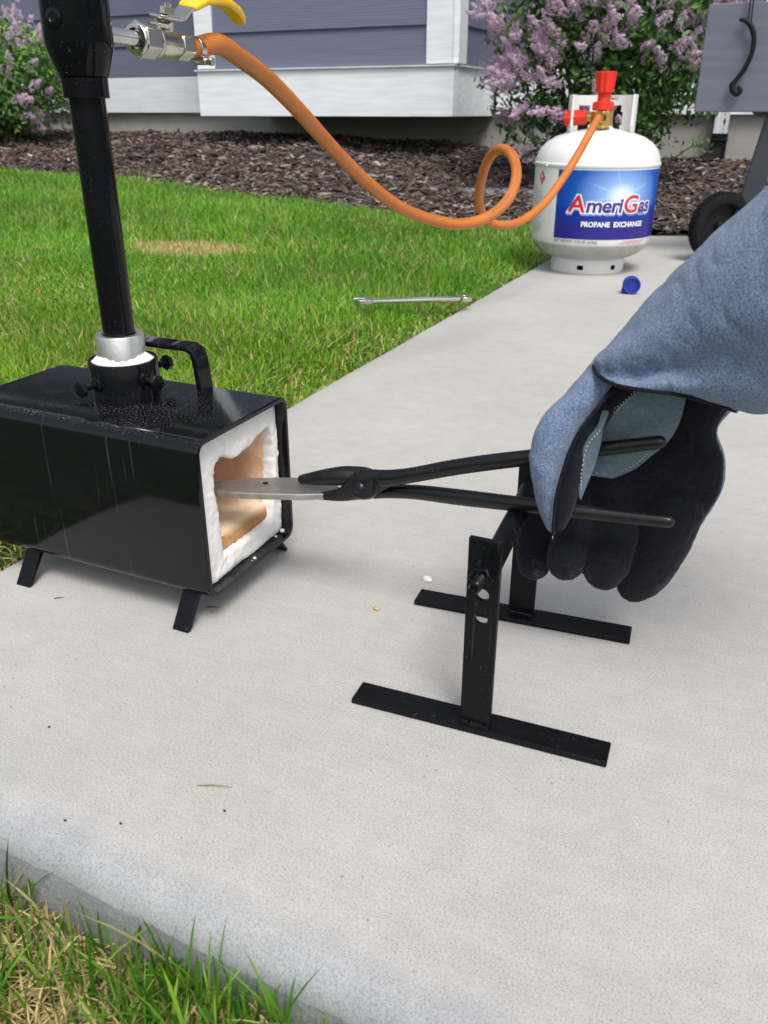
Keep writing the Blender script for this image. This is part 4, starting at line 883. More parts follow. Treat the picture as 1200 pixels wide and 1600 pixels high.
    wid = []
    for body, size, mn in segs:
        V, _ = text_mesh(body, size, 0.0012, 0.10, 0.93); wid.append((V[:, 0].min(), V[:, 0].max()))
    gaps = 0.0030; SXT = (0.233 - 3 * gaps) / sum(b_ - a_ for a_, b_ in wid)
    for pas, (off, lift, dx, dz, force) in enumerate(((0.0036, 0.0007, 0.0010, -0.0050, 'print_shadow'), (0.0044, 0.0010, 0, 0, 'print_white'), (0.0011, 0.0014, 0, 0, None))):
        x = 0.0
        for (body, size, mn), (a_, b_) in zip(segs, wid):
            put(body, size, -22.5, 0.166, M[force or mn], lift, off, 0.10, 0.93, x - a_ * SXT + dx, dz, SXT); x += (b_ - a_) * SXT + gaps
    put('PROPANE  EXCHANGE', 0.0175, -9, 0.1305, M['print_white'], 0.0009, 0.0006, 0, 1.0, sx=0.173 / text_mesh('PROPANE  EXCHANGE', 0.0175)[0][:, 0].max())
    put('NET WEIGHT 15.0 LBS. (6.8kg)', 0.0085, -34, 0.0895, M['print_grey'], 0.0007, 0.0002, 0, 1.0, sx=0.117 / text_mesh('NET WEIGHT 15.0 LBS. (6.8kg)', 0.0085)[0][:, 0].max())
    ln = MB()
    for k in range(2):
        V = np.array([(0, 0, 0), (0.075, 0, 0), (0.075, 0.0016, 0), (0, 0.0016, 0)], float); V[:, 0] = np.array([0, .078, .078, 0]) + (0.012 if k else 0)
        st = [(x / 12 * 0.078 + (0.01 if k else 0), 0) for x in range(13)]; vs = []; fs = []
        for x, _ in st: vs += [tank_pt(28 + math.degrees(x / TR), 0.0880 + k * .0045, TR + .0007), tank_pt(28 + math.degrees(x / TR), 0.0893 + k * .0045, TR + .0007)]
        for i in range(12): fs.append((2 * i, 2 * i + 2, 2 * i + 3, 2 * i + 1))
        ln.add(vs, fs)
    ln.build('red_print', M['print_red'], tank, smooth=False)
    # hazard diamond and the small print column on the left of the label
    q = MB(); vs = [tank_pt(-57, 0.262, TR + .0006), tank_pt(-52.0, 0.2435, TR + .0006), tank_pt(-57, 0.225, TR + .0006), tank_pt(-62.0, 0.2435, TR + .0006)]; q.add(vs, [(0, 1, 2, 3)]); q.build('hazard_diamond', M['print_red'], tank, smooth=False)
    q = MB(); q.add([tank_pt(-57, 0.2545, TR + .0012), tank_pt(-55.6, 0.246, TR + .0012), tank_pt(-56.3, 0.242, TR + .0012), tank_pt(-57.7, 0.242, TR + .0012), tank_pt(-58.4, 0.246, TR + .0012)], [(0, 1, 2, 3, 4)]); q.add([tank_pt(-59, 0.2362, TR + .0012), tank_pt(-55, 0.2362, TR + .0012), tank_pt(-55, 0.238, TR + .0012), tank_pt(-59, 0.238, TR + .0012)], [(0, 1, 2, 3)]); q.build('hazard_flame', M['print_white'], tank, smooth=False)
    q = MB(); rs = random.Random(2)
    for k in range(19):
        z = 0.214 - k * 0.0060 - (0.004 if k > 6 else 0); a0 = -72; a1 = -50 - rs.random() * 7 if k % 6 else -61
        st = [a0 + (a1 - a0) * i / 5 for i in range(6)]; vs = []
        for a in st: vs += [tank_pt(a, z, TR + .0006), tank_pt(a, z + 0.0010, TR + .0006)]
        q.add(vs, [(2 * i, 2 * i + 2, 2 * i + 3, 2 * i + 1) for i in range(5)])
    tag(q.build('small_print', M['print_grey'], tank, smooth=False), kind='stuff')
    q = MB(); p = tank_pt(-50, 0.2745, TR); q.lathe(p, [(0.006 * math.sin(R(a)), -0.006 * math.cos(R(a))) for a in (5, 45, 90, 135, 175)], 12); q.build('weld_boss', M['white_paint'], tank)
build_tank()
def build_regulator():
    c = tank_pt(1.5, 0.0, 0.040); rg = thing('gas_regulator', (c.x, c.y, 0.397), 'red and brass gas regulator with fluted knob screwed to the propane tank', 'regulator')
    px = lambda a, b: PY(a, b, c.y)
    ax = px(941, 180); zz = lambda y: px(941, y).z; k = PXM(ax)
    C0 = Vector((ax.x, c.y, 0))
    m = MB(); m.hexbar(C0 + Vector((0, 0, zz(197))), 17 * k, zz(174) - zz(197), (0, 0, 1), 8, 0.3); m.lathe(C0, [(9 * k, zz(202)), (13 * k, zz(196))], 16)
    dq = (Vector((0, 0, 0)) - Vector((c.x, c.y, 0))).normalized(); m.lathe(C0 + Vector((0, 0, zz(184))), [(7.5 * k, 0.0), (7.5 * k, 0.028), (6 * k, 0.034)], 14, dq)
    m.tube([px(917, 183), px(930, 183)], 6.2 * k, 12); bevel(m.build('brass_body', M['brass'], rg, ang=30), 0.001)
    m = MB(); m.lathe(C0, [(0.0, zz(173)), (15 * k, zz(173)), (16.5 * k, zz(171)), (16 * k, zz(160)), (10 * k, zz(158)), (9.6 * k, zz(152)), (10.4 * k, zz(151)), (9.6 * k, zz(150)), (9.2 * k, zz(143))], 28); m.build('bonnet', M['red'], rg, ang=30)
    m = MB(); rings = []
    for y, r_ in ((145.5, 11), (144.5, 13.4), (130, 14.2), (118, 15.4), (113.2, 15.8), (112, 14.6)):
        rings.append([C0 + Vector((math.cos(a) * r_ * k * (1 + 0.045 * math.cos(10 * a)), math.sin(a) * r_ * k * (1 + 0.045 * math.cos(10 * a)), zz(y))) for a in [2 * math.pi * j / 80 for j in range(80)]])
    m.ring_loft(rings); m.build('knob', M['red'], rg, ang=35)
    m = MB(); a, b = px(917, 183), px(883, 185); dirn = (b - a).normalized(); L = (b - a).length
    n_ = Vector((0, 0, 1)) - dirn * dirn.z; bn = dirn.cross(n_); rings = []
    for t, r_ in ((0, 8.5), (0.04, 10), (0.5, 10.6), (0.95, 11.2), (1.0, 10)):
        rings.append([a + dirn * L * t + (n_ * math.cos(q) + bn * math.sin(q)) * r_ * k * (1 + 0.06 * math.cos(8 * q)) for q in [2 * math.pi * j / 64 for j in range(64)]])
    m.ring_loft(rings); m.build('hand_wheel', M['red'], rg, ang=35)
    m = MB(); m.tube([px(948, 152.5), px(966, 153.5)], 2.6 * k, 10); m.build('relief_pin', M['steel'], rg)
build_regulator()
def build_cap():
    p = PZ(985, 459, 0.0); c = thing('tank_plug', p, 'small blue plastic tank plug lying on the path beside the tank', 'plastic cap')
    d = Vector((0.30, -0.95, 0.0)).normalized(); r = 0.0205; q = p + Vector((0, 0, r + 0.0008))
    m = MB(); m.lathe(q, [(0.001, -0.012), (r * 0.9, -0.012), (r, -0.010), (r, 0.010), (r * 0.93, 0.0125), (r * 0.8, 0.0125), (r * 0.77, 0.006), (0.001, 0.006)], 32, d); m.build('cup', M['blue_plastic'], c, ang=35)
    s = Vector((0, 0, 1)).cross(d); m = MB(); m.prism([q + d * -0.008 + v for v in (s * -0.004 + Vector((0, 0, -r)), s * -0.022 + Vector((0, 0, -r)), s * -0.022 + Vector((0, 0, -r + .010)), s * -0.018 + Vector((0, 0, 0)))], d * 0.008); bevel(m.build('tether_tab', M['blue_plastic'], c, smooth=False), 0.001)
build_cap()
def build_wrench():
    a, b = PZ(558, 471, 0.036), PZ(735, 466, 0.026); c = (a + b) / 2
    w_ = thing('wrench', c, 'chrome combination wrench lying in the grass beside the path', 'wrench')
    d = (b - a).normalized(); s = Vector((-d.y, d.x, 0)).normalized(); u = d.cross(s); u = u if u.z > 0 else -u; L = (b - a).length
    out = lambda poly, t: MB().prism([a + d * (x * L) + s * y - u * t / 2 for x, y in poly], u * t)
    shank = out([(0.11, -.0105), (0.45, -.0092), (0.92, -.0090), (0.92, .0090), (0.45, .0092), (0.11, .0105)], 0.008); bevel(shank.build('shank', M['steel'], w_, smooth=False), 0.0025)
    m = MB(); seg = 30; cj = a + d * (0.945 * L); ro, ri, t = 0.0165, 0.0085, 0.010
    rings = [[cj + (d * math.cos(q) + s * math.sin(q)) * r_ + u * h_ for q in [2 * math.pi * j / seg for j in range(seg)]] for r_, h_ in ((ro, -t / 2), (ro, t / 2), (ri, t / 2), (ri, -t / 2))]
    m.ring_loft(rings, cap=False, closed=True); bevel(m.build('ring_end', M['steel'], w_, ang=35), 0.001)
    jaw = [(0.14, -.008), (0.10, -.0135), (0.05, -.0165), (0.0, -.0155), (-0.012, -.0085), (0.03, -.0070), (0.072, -.0055), (0.082, 0.001), (0.068, .0075), (0.018, .0080), (-.022, .0100), (-0.004, .0165), (0.05, .0175), (0.10, .0135), (0.14, .008)]
    bevel(out(jaw, 0.011).build('open_jaw', M['steel'], w_, smooth=False), 0.0018)
build_wrench()

# ------------------------------------------------------------------ hot-work stand
def build_stand():
    SX, SYN, SYF = -0.139, 0.457, 0.614
    st = thing('work_stand', (SX, 0.535, 0), 'black flat bar work rest with two cross feet and drilled uprights', 'stand')
    def foot(c0, c1):
        # two ends of the bar centre line
        d = (c1 - c0).normalized(); s = Vector((-d.y, d.x, 0)); m = MB(); w2 = 0.0112; t = 0.0045
        m.prism([c0 - s * w2, c1 - s * w2, c1 + s * w2, c0 + s * w2], (0, 0, t)); m.v = [(x, y, z + 0.0004) for x, y, z in m.v]; bevel(m.build('foot_bar', M['satin_black'], st, smooth=False), 0.0009)
    e = lambda a, b: (PZ(*a) + PZ(*b)) / 2
    foot(e((550, 1101), (566, 1071)), e((949, 1201), (952, 1168))); foot(e((649, 946), (656, 926)), e((984, 1009), (986, 985)))
    t = 0.0045
    def upright(x, y, h, holes):
        w2 = 0.0112; bm = bmesh.new(); n = 20
        # plate with real round holes: outline and hole loops filled
        loops = [[Vector((x - w2, y, 0.005)), Vector((x + w2, y, 0.005)), Vector((x + w2, y, h)), Vector((x - w2, y, h))]]
        for hz in holes: loops.append([Vector((x + 0.0047 * math.cos(2 * math.pi * j / n), y, hz + 0.0047 * math.sin(2 * math.pi * j / n))) for j in range(n)])
        edges = []
        for lp in loops:
            vs = [bm.verts.new(p) for p in lp]; edges += [bm.edges.new((vs[i], vs[(i + 1) % len(vs)])) for i in range(len(vs))]
        bmesh.ops.triangle_fill(bm, edges=edges, use_beauty=True, use_dissolve=False)
        g = bmesh.ops.extrude_face_region(bm, geom=bm.faces[:]); bmesh.ops.translate(bm, verts=[v for v in g['geom'] if isinstance(v, bmesh.types.BMVert)], vec=(0, t, 0))
        bmesh.ops.recalc_face_normals(bm, faces=bm.faces); off = Vector(st.location); bmesh.ops.translate(bm, verts=bm.verts, vec=-off)
        me = bpy.data.meshes.new('upright'); bm.to_mesh(me); bm.free(); bevel(link('upright', me, M['satin_black'], st), 0.0007, 2, 50)
    upright(SX, SYN, 0.153, [0.112, 0.0935]); upright(-0.151, SYF, 0.150, [0.110, 0.092])
    # cross bar between the uprights
    m = MB(); m.tube([(SX + .0010, SYN + t, 0.1270), (-0.151 + .001, SYF, 0.1270)], 0.0078, 20); m.build('cross_bar', M['satin_black'], st)
    # nut, washer and bolt end on the near upright
    c = Vector((SX + 0.0006, SYN, 0.1285)); m = MB(); m.lathe(c, [(0.0105, 0), (0.0105, 0.0016), (0.004, 0.0017)], 28, (0, -1, 0)); m.build('washer', M['satin_black'], st, ang=30)
    m = MB(); m.hexbar(c + Vector((0, -.0015, 0)), 0.0082, 0.0062, (0, -1, 0), rot=0.3); bevel(m.build('nut', M['gloss_black'], st, ang=30), 0.0007)
    m = MB(); prof = [(0.0041, 0.006)]
    for k in range(9): z = 0.008 + k * 0.0013; prof += [(0.0043, z), (0.0036, z + 0.00065)]
    prof += [(0.003, 0.0205), (0, 0.0206)]; m.lathe(c, prof, 20, (0, -1, 0)); m.build('bolt', M['gloss_black'], st, ang=60)
    # weld beads at the feet
    rs = random.Random(8)
    for x, y in ((SX, SYN - 0.0008), (-0.151, SYF - 0.0008)):
        m = MB()
        for k in range(9):
            xx = x - 0.009 + 0.018 * k / 8; r_ = rs.uniform(0.0019, 0.0029); m.lathe((xx, y + rs.uniform(-.0008, .0008), 0.0052), [(r_ * math.sin(R(q)), -r_ * math.cos(R(q))) for q in (5, 45, 90, 135, 175)], 10)
        m.build('weld_bead', M['gloss_black'], st)
build_stand()

# ------------------------------------------------------------------ tongs and the steel held in the forge
TY = 0.555
G = lambda a, b, y=TY: PY(a, b, y)
tongs = thing('tongs', G(565, 762), 'black forged tongs with long reins reaching into the forge mouth', 'tongs')
def build_tongs():
    def bar(px, name, sq=0.8, dy=0.0, seg=16, n=None):
        pts = spline([(a, b, y, r) for a, b, y, r in px], n or len(px) * 5); P = [G(q[0], q[1], q[2]) for q in pts]; rr = [q[3] * PXM(p) for q, p in zip(pts, P)]
        m = MB(); m.tube(P, rr, seg, squash=sq, roundend=True); return m
    y1, y2 = TY - 0.004, TY + 0.004
    up = bar([(598, 748, .562, 14), (640, 743, .560, 12.5), (700, 732, .557, 13), (760, 723, .554, 13.2), (835, 714, .552, 13), (900, 706, .551, 12), (970, 698, .551, 11.3), (1030, 691, .551, 11)], 'rein')
    up.build('rein', M['tong_black'], tongs)
    lo = bar([(585, 771, .574, 9), (605, 768, .572, 11), (650, 769, .566, 12), (710, 776, .559, 13.2), (770, 783, .551, 13), (800, 786.5, .548, 12.7), (840, 791, .546, 12.5), (900, 799, .545, 11.5), (970, 807, .546, 11), (1043, 815, .547, 10.5)], 'rein')
    lo.build('rein', M['tong_black'], tongs)
    uj = bar([(473, 749, .567, 8), (500, 746.5, .567, 12), (528, 744, .569, 15), (550, 744, .572, 16), (577, 745, .575, 13), (590, 764, .575, 12)], 'jaw', 1.0); uj.build('jaw', M['tong_black'], tongs)
    lj = bar([(478, 774, .566, 4.5), (505, 775, .563, 7), (532, 773, .562, 11), (550, 766, .562, 17), (567, 758, .562, 24), (584, 752, .562, 20), (606, 747, .562, 14)], 'jaw', 0.42); pc = G(567, 757, .5605); pd = Vector((-0.15, -0.93, 0.33)).normalized(); pk = PXM(pc); lj.lathe(pc, [(0.001, -.008), (21 * pk, -.008), (24 * pk, -.006), (24 * pk, .001), (21.5 * pk, .003), (0.001, .0035)], 30, pd); lj.build('jaw', M['tong_black'], tongs)
    c = G(565, 762, .5605) + Vector((-0.15, -0.93, 0.33)).normalized() * 0.0033; d = Vector((-0.15, -0.93, 0.33)).normalized(); k = PXM(c); m = MB(); m.lathe(c, [(10.5 * k, -.004), (10.5 * k, 0.0005), (9 * k, 0.0022), (5 * k, 0.0032), (1e-4, 0.0035)], 22, d); m.build('rivet', M['tong_black'], tongs)
build_tongs()
def build_blank():
    a = G(530, 768, 0.571); z0 = a.z; out = []
    ptn = lambda x, y: PZ(x, y, z0)
    edge = [ptn(533, 763), ptn(528, 768), ptn(515, 771), ptn(470, 772.5), ptn(405, 771), ptn(365, 769), ptn(340, 766.5), ptn(322, 763), ptn(312, 758.5), ptn(335, 753), ptn(362, 748.5), ptn(385, 746.5), ptn(430, 745.5), ptn(480, 746), ptn(520, 752)]
    m = MB(); m.prism([p - Vector((0, 0, .0058)) for p in edge], (0, 0, 0.0058)); o = m.build('steel_blank', M['blank_steel'], smooth=False, origin=tuple(ptn(430, 760))); bevel(o, 0.0008)
    tag(o, 'flat steel knife blank held by the tongs in the forge mouth', 'steel bar')
    p = ptn(415, 755); h_ = MB(); h_.lathe(p + Vector((0, 0, -.0002)), [(0.0026, 0.0), (0.0026, 0.0005), (0.0016, 0.0006), (0.0001, 0.0006)], 12); h = h_.build('punched_mark', M['satin_black'], o, origin=tuple(p)); 
build_blank()

# ------------------------------------------------------------------ welding glove
glove = thing('welding_glove', G(1000, 700, 0.58), 'blue grey and black leather welding glove with wide cuff gripping the tong reins', 'glove')
def pair_loft(L, Rr, ys, dep, n=40, seg=28, cap=True, wob=None, shift=None):
    """closed tube whose left and right outlines are L and Rr (px), at wall planes ys, with half depth dep (m)"""
    k = len(L); D = spline([(*L[i], *Rr[i], ys[i], dep[i]) for i in range(k)], n); rings = []
    for i, q in enumerate(D):
        a, b = G(q[0], q[1], q[4]), G(q[2], q[3], q[4]); c = (a + b) / 2; h = (b - a) / 2; v = ((c - CC).normalized()); v = (v - h.normalized() * v.dot(h.normalized())).normalized()
        ring = []
        for j in range(seg):
            t = 2 * math.pi * j / seg; s = 1.0
            if wob: s = 1 + wob(i / (n - 1), t)
            ring.append(c + (h * math.cos(t) + v * (-math.sin(t)) * q[5]) * s + (shift(i / (n - 1), t) if shift else Vector((0, 0, 0))))
        rings.append(ring)
    m = MB(); m.ring_loft(rings, cap); return m
def remeshed(m, name, material, parent, voxel=0.0022, smooth=6):
    me = m.mesh(name, world_loc(parent), False); o = link(name, me, None); r = o.modifiers.new('r', 'REMESH'); r.mode = 'VOXEL'; r.voxel_size = voxel; s = o.modifiers.new('s', 'SMOOTH'); s.iterations = smooth; s.factor = 0.5
    dg = bpy.context.evaluated_depsgraph_get(); dg.update(); m2 = bpy.data.meshes.new_from_object(o.evaluated_get(dg)); COL.objects.unlink(o); bpy.data.objects.remove(o)
    m2.polygons.foreach_set('use_smooth', [True] * len(m2.polygons)); return link(name, m2, material, parent)
def crumple(o, amp, freq):
    # soft creases of worn leather: ridged noise pushed along the normals
    from mathutils import noise
    me = o.data; off = [(v.normal.copy(), v.co * freq) for v in me.vertices]
    for v, (nn, q) in zip(me.vertices, off):
        a = noise.noise(q); b = 1 - abs(noise.noise(q * 2.1 + Vector((7, 3, 1)))) * 2
        v.co += nn * (amp * a - amp * 0.55 * max(0.0, b - 0.55) * 2)
    me.update(); return o
def sheet(A, B, name, material, n=26, mcols=12, thick=0.0018, bulge=0.0):
    a = spline(A, n); b = spline(B, n); vs = []; fs = []
    for i in range(n):
        for j in range(mcols + 1):
            t = j / mcols; q = a[i] * (1 - t) + b[i] * t; vs.append(G(q[0], q[1], q[2] - bulge * math.sin(math.pi * t)))
    for i in range(n - 1):
        for j in range(mcols): k = i * (mcols + 1) + j; fs.append((k, k + 1, k + mcols + 2, k + mcols + 1))
    o = MB().add(vs, fs).build(name, material, glove, ang=80); s = o.modifiers.new('thick', 'SOLIDIFY'); s.thickness = thick; s.offset = 0; return o
def cord(px, r, name, material, n=40):
    P = [G(*q) for q in spline(px, n)]; m = MB(); m.tube(P, r, 8); return m.build(name, material, glove)
def build_glove():
    k = PXM(G(950, 780, 0.59))
    # palm and four curled fingers: one continuous body
    m = pair_loft([(1040, 570), (1030, 600), (1000, 650), (950, 700), (880, 745), (838, 768), (838, 800), (856, 826)], [(1140, 600), (1142, 632), (1119, 676), (1131, 720), (1127, 765), (1103, 806), (1085, 834), (1065, 850)], [.598] * 8, [.026, .023, .021, .020, .0195, .0175, .015, .010], n=40)
    def finger(st):
        P = spline(st, 22); pts = [G(q[0], q[1], q[2]) for q in P]; m.tube(pts, [(q[3] - 0.7) * k for q in P], 16, roundend=True)
    finger([(842, 790, .590, 26), (836, 840, .586, 30), (834, 866, .583, 31), (834, 880, .581, 29)])
    finger([(905, 790, .584, 26), (897, 835, .576, 31), (887, 866, .570, 33.5), (884, 876, .567, 32)])
    finger([(968, 795, .588, 30), (961, 840, .581, 35), (950, 876, .576, 36), (944, 890, .574, 34)])
    finger([(1053, 795, .594, 46), (1038, 845, .591, 41), (1012, 893, .588, 37), (993, 913, .587, 31)])
    crumple(remeshed(m, 'palm', M['leather_black'], glove, 0.0012, 1), 0.0009, 50)
    # back of the hand: lies behind the palm, shows as the rim on the right
    b = pair_loft([(1060, 618), (1030, 655), (980, 700), (920, 745), (900, 790), (930, 850), (960, 900)], [(1152, 634), (1123, 668), (1134, 718), (1131, 764), (1108, 806), (1078, 850), (1046, 898)], [.611] * 7, [.022, .020, .019, .018, .017, .014, .008], n=36)
    crumple(remeshed(b, 'hand_back', M['suede_blue'], glove, 0.0025, 4), 0.0012, 60)
    # thumb: blue back on the left, black palm side on the right
    TL = [(950, 538), (932, 556), (908, 585), (872, 625), (843, 658), (832, 697), (828, 727), (833, 760), (842, 797), (855, 827)]
    TRt = [(1022, 580), (992, 600), (958, 612), (934, 638), (909, 670), (893, 700), (879, 740), (869, 780), (866, 810), (865, 836)]
    tb = pair_loft(TL, [(a + 1, b) for a, b in TRt], [.572, .566, .556, .546, .538, .533, .530, .529, .531, .535], [.022, .022, .022, .021, .020, .018, .016, .013, .009, .004], n=60, wob=lambda u, t: 0.02 * math.sin(u * 26) * math.sin(t * 2) + 0.012 * math.sin(u * 51 + t * 3))
    crumple(tb.build('thumb', M['suede_blue'], glove, ang=80), 0.0011, 60)
    SL = [(955, 590), (928, 638), (904, 672), (888, 702), (874, 742), (864, 782), (862, 810), (868, 832)]
    SR = [(1030, 592), (972, 638), (940, 672), (921, 700), (912, 742), (902, 775), (892, 806), (880, 828)]
    sp_ = pair_loft(SL, SR, [.560, .554, .547, .542, .539, .538, .539, .541], [.018, .018, .017, .016, .014, .012, .009, .005], n=50)
    sp_.build('thumb_inside', M['leather_black'], glove, ang=80)
    cord([(a - 1, b, y) for (a, b), y in zip(TRt, [.556, .546, .530, .524, .519, .517, .516, .519, .524, .532])], 0.0011, 'piping', M['leather_black'])
    # reinforcement patch in the crotch of the thumb, and its loose flap
    sheet([(1002, 588, .552), (968, 626, .546), (950, 640, .546), (943, 662, .552), (938, 690, .560), (926, 720, .563), (921, 742, .564)], [(1074, 604, .566), (1064, 650, .570), (1050, 680, .572), (1034, 698, .573), (1015, 713, .574), (992, 731, .575), (958, 746, .574)], 'palm_patch', M['suede_patch'], bulge=0.003)
    sheet([(943, 642, .536), (934, 668, .534), (913, 693, .533), (904, 730, .534), (903, 755, .536), (905, 778, .540)], [(952, 640, .541), (941, 668, .540), (938, 692, .541), (927, 730, .542), (914, 762, .541), (907, 780, .541)], 'patch_flap', M['suede_patch'], 22, 6)
    st = MB()
    def stitch(px, n):
        P = [G(*q) for q in spline(px, n * 2)]
        for i in range(0, n * 2 - 1, 2): st.tube([P[i], P[i].lerp(P[i + 1], 0.75)], 0.00042, 5)
    for off in (0, 5): stitch([(1062 - off, 628, .5655), (1056 - off, 652, .5675), (1043 - off, 680, .569)], 13); stitch([(992 + off, 612, .5455), (972 + off, 630, .5425), (952 + off * 1.4, 645, .5430)], 10)
    stitch([(1012, 709, .5710), (990, 727, .5715), (960, 740, .5700), (930, 738, .5625)], 16); stitch([(938, 672, .5320), (918, 697, .5310), (909, 735, .532), (908, 765, .536)], 16)
    tag(st.build('stitching', M['stitch'], glove), kind='stuff')
    # gauntlet cuff, flaring up to the right and out of the picture
    CL = [(930, 566), (938, 553), (975, 513), (1048, 430), (1100, 380), (1200, 288), (1330, 170), (1480, 40)]
    CR = [(1148, 642), (1152, 644), (1190, 650), (1262, 634), (1330, 606), (1440, 545), (1570, 450), (1710, 330)]
    sag = lambda u, t: (RT * -3 - UP * 17) * 0.00054 * math.exp(-((t - 2.25) / 0.75) ** 2) * max(0, 1 - u * 5) if t < math.pi else Vector((0, 0, 0))
    fold = lambda u, t: (-0.24 * math.exp(-((t - 2.35 + 2.3 * u) / 0.26) ** 2) + 0.08 * math.exp(-((t - 2.95 + 2.3 * u) / 0.35) ** 2) + 0.05 * math.exp(-((t - 1.75 + 2.3 * u) / 0.3) ** 2)) * min(1, u * 9) * max(0, 1 - 1.4 * u) * (1 if t < math.pi else 0) + 0.8 * (-0.055 * math.exp(-((t - 1.95) / 0.30) ** 2) + 0.030 * math.exp(-((t - 1.45) / 0.28) ** 2) - 0.035 * math.exp(-((t - 0.95) / 0.25) ** 2)) * min(1, u * 7) * max(0, 1 - u * 1.3) + 0.010 * math.sin(5 * t + u * 8) * u
    cf = pair_loft(CL, CR, [.556, .556, .556, .555, .553, .550, .546, .54], [.040, .042, .048, .058, .066, .076, .084, .088], n=110, seg=110, cap=True, wob=fold, shift=sag)
    crumple(cf.build('cuff', M['suede_blue'], glove, ang=80), 0.0026, 20)
    # black piping round the wrist seam
    ys = lambda t: None
    D = []
    a, b = G(CL[0][0], CL[0][1], .556), G(CR[0][0], CR[0][1], .556); c = (a + b) / 2; h = (b - a) / 2; v = (c - CC).normalized(); v = (v - h.normalized() * v.dot(h.normalized())).normalized()
    P = [c + h * math.cos(t) * 1.008 + v * (-math.sin(t)) * 0.0405 + sag(0, t) for t in [2 * math.pi * j / 60 for j in range(60)]]
    m = MB(); m.tube(P, 0.0013, 8, closed=True); m.build('wrist_piping', M['leather_black'], glove)
    # forearm sleeve inside the cuff
    e = (G(1480, 40, .54) + G(1710, 330, .54)) / 2; e0 = (G(1200, 288, .556) + G(1440, 545, .556)) / 2; d = (e - e0).normalized()
    m = MB(); m.tube([e0, e, e + d * 0.12, e + d * 0.22 + Vector((0, -.03, .05))], [0.05, 0.055, 0.058, 0.06], 24); m.build('sleeve', M['leg_grey'], glove)
build_glove()

# ------------------------------------------------------------------ cart at the right edge
def build_cart():
    Yc = 2.75; a, b = PY(1084, 175, Yc), PY(1108, 6, Yc)
    x0 = (a.x + b.x) / 2; z0, z1 = a.z, b.z
    ct = thing('grill_cart', (x0 + 0.35, Yc + 0.15, 0), 'black cart with grey folding side panel and spoked wheel at the right', 'cart')
    m = MB(); m.box((x0 + 0.30, Yc + 0.012, (z0 + z1) / 2), (0.60, 0.022, z1 - z0)); bevel(m.build('side_panel', M['panel'], ct, smooth=False), 0.003)
    fr = MB(); fr.box((x0 + 0.42, Yc + 0.30, 0.46), (0.55, 0.45, 0.14)); bevel(fr.build('tub', M['leg_grey'], ct, smooth=False), 0.02)
    def leg(p, q):
        d = (q - p).normalized(); s = Vector((1, 0, 0)) - d * d.x; s.normalize(); n = d.cross(s); r = []
        for c in (p, q): r.append([c + s * i * .028 + n * j * .014 for i, j in ((-1, -1), (1, -1), (1, 1), (-1, 1))])
        mm = MB(); mm.ring_loft(r); bevel(mm.build('leg', M['leg_grey'], ct, smooth=False), 0.006)
    leg(PY(1224, 150, Yc + .05), PY(1160, 345, Yc + .02)); leg(PY(1210, 150, Yc + .5), Vector((x0 + 0.85, Yc + 0.52, 0.0))); leg(Vector((x0 + 0.62, Yc + .02, 0.45)), Vector((x0 + 0.78, Yc + 0.02, 0.0)))
    def wheel(c, d):
        r = 0.094; t = MB(); prof = [(q_ * 0.797, z_) for q_, z_ in [(0.078, -.014), (0.086, -.020), (0.104, -.022), (0.114, -.018), (0.118, -.010), (0.119, 0), (0.118, .010), (0.114, .018), (0.104, .022), (0.086, .020), (0.078, .014)]]
        t.lathe(c, prof, 56, d); n = d.orthogonal().normalized(); bn = d.cross(n)
        for k in range(48):
            a_ = 2 * math.pi * k / 48; e = n * math.cos(a_) + bn * math.sin(a_); f = d.cross(e)
            for sgn in (-1, 1): t.box(c + e * (r - .001) + d * sgn * 0.0085, (0.006, 0.009, 0.0125), Matrix((e, f, d)).transposed().to_3x3())
        w_ = t.build('wheel', M['rubber'], ct, ang=35)
        hb = MB(); hb.lathe(c, [(0.001, .010), (0.012, .010), (0.016, .006), (0.019, -0.004), (0.048, -.008), (0.059, -.006), (0.063, .010), (0.067, .016)], 40, d)
        h = hb.build('rim', M['black_plastic'], w_, ang=35); h.location = (0, 0, 0); h.data.transform(Matrix.Translation(Vector((0, 0, 0))))
    d = Vector((0.62, -0.78, 0)).normalized(); c = PY(1126, 352, 2.74); c.z = 0.0965; wheel(c, d); wheel(c + Vector((0.75, 0.05, 0)), d)
    # hook hanging from two cords
    hk = thing('hanging_hook', PY(1163, 90, Yc - .02), 'black curved plastic hook hanging on two cords before the grey panel', 'hook')
    y = Yc - 0.016
    pts = spline([(1157, 31, 0.0, 2.4), (1166, 33, 0, 3.4), (1174, 42, 0, 3.9), (1178, 60, 0, 3.9), (1174, 85, 0, 3.5), (1163, 108, 0, 3.6), (1150, 125, 0, 3.4), (1144, 133, 0, 4.4), (1146, 142, 0, 4.8), (1152, 146, 0, 4.8), (1156, 141, 0, 4.2), (1155, 137, 0, 3.4)], 60)
    P = [PY(q[0], q[1], y) for q in pts]; m = MB(); m.tube(P, [q[3] * PXM(p) for q, p in zip(pts, P)], 12, squash=0.8, roundend=True); m.build('hook', M['black_plastic'], hk)
    for dx in (0, 5):
        m = MB(); m.tube([PY(1169 + dx * 0.8, 36, y), PY(1174 + dx, -10, y + .005), PY(1174 + dx, -60, y + .012)], 0.0018, 6); m.build('cord', M['black_plastic'], hk)
build_cart()

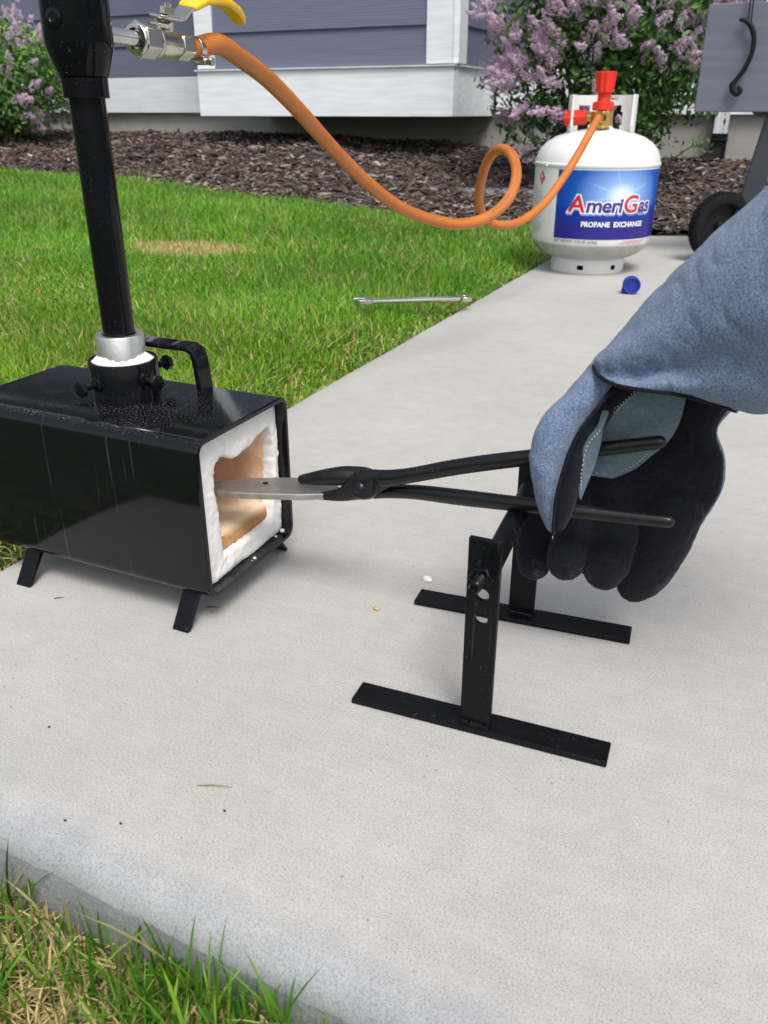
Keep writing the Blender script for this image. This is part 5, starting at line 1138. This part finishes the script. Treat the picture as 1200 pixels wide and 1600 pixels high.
# ------------------------------------------------------------------ small litter on the slab
def crumb(px, py, r, material, name, label, cat, seed):
    rs = random.Random(seed); p = PZ(px, py); m = MB(); bm = bmesh.new(); bmesh.ops.create_icosphere(bm, subdivisions=2, radius=r)
    for v in bm.verts: v.co = Vector((v.co.x * 1.35, v.co.y, max(-r * .45, v.co.z * 0.75))) * rs.uniform(0.78, 1.18)
    lo = min(v.co.z for v in bm.verts)
    for v in bm.verts: v.co.z -= lo
    me = bpy.data.meshes.new(name); bm.to_mesh(me); bm.free(); o = link(name, me, material, None, (p.x, p.y, 0.0004)); tag(o, label, cat)
crumb(667, 908, 0.0035, M['crumb_white'], 'lining_crumb', 'white crumb of lining on the concrete left of the stand', 'crumb', 1)
crumb(588, 953, 0.0024, M['crumb_tan'], 'tan_crumb', 'small tan crumb on the concrete between forge and stand', 'crumb', 2)
for i, (x, y, lab) in enumerate(((77, 1137, 'dark speck of grit on the concrete nearest the left frame edge'), (102, 1283, 'dark speck of grit just behind the left part of the front slab edge'), (189, 1288, 'dark speck of grit right of another by the front slab edge'), (351, 1268, 'dark speck of grit just below the cut grass stalk'))):
    crumb(x, y, 0.0008, M['twig_dark'], 'grit_speck', lab, 'grit', 10 + i)
def clipping(pts, wd, material, name, label, cat):
    P = [PZ(a, b) + Vector((0, 0, 0.0012 + h_)) for a, b, h_ in pts]; m = MB(); n = len(P); m.tube([Vector(q) for q in spline(P, 10)], [wd * (1 - abs(i - 3) / 9) for i in range(10)], 6, squash=0.5); o = m.build(name, material, origin=tuple(P[0])); tag(o, label, cat)
clipping([(308, 1229, 0), (340, 1231, .0012), (363, 1232, 0)], 0.0006, M['straw_plain'], 'grass_clipping', 'cut yellow green grass stalk lying on the front part of the slab', 'grass clipping')
clipping([(321, 950, 0), (333, 950.5, .0003), (344, 951, 0)], 0.0006, M['twig_dark'], 'twig', 'short dark twig on the concrete beside the near forge leg', 'twig')
clipping([(84, 937, 0), (92, 936, .0003), (101, 935, 0)], 0.0005, M['twig_dark'], 'twig', 'tiny dark twig on the concrete beside the left forge leg', 'twig')
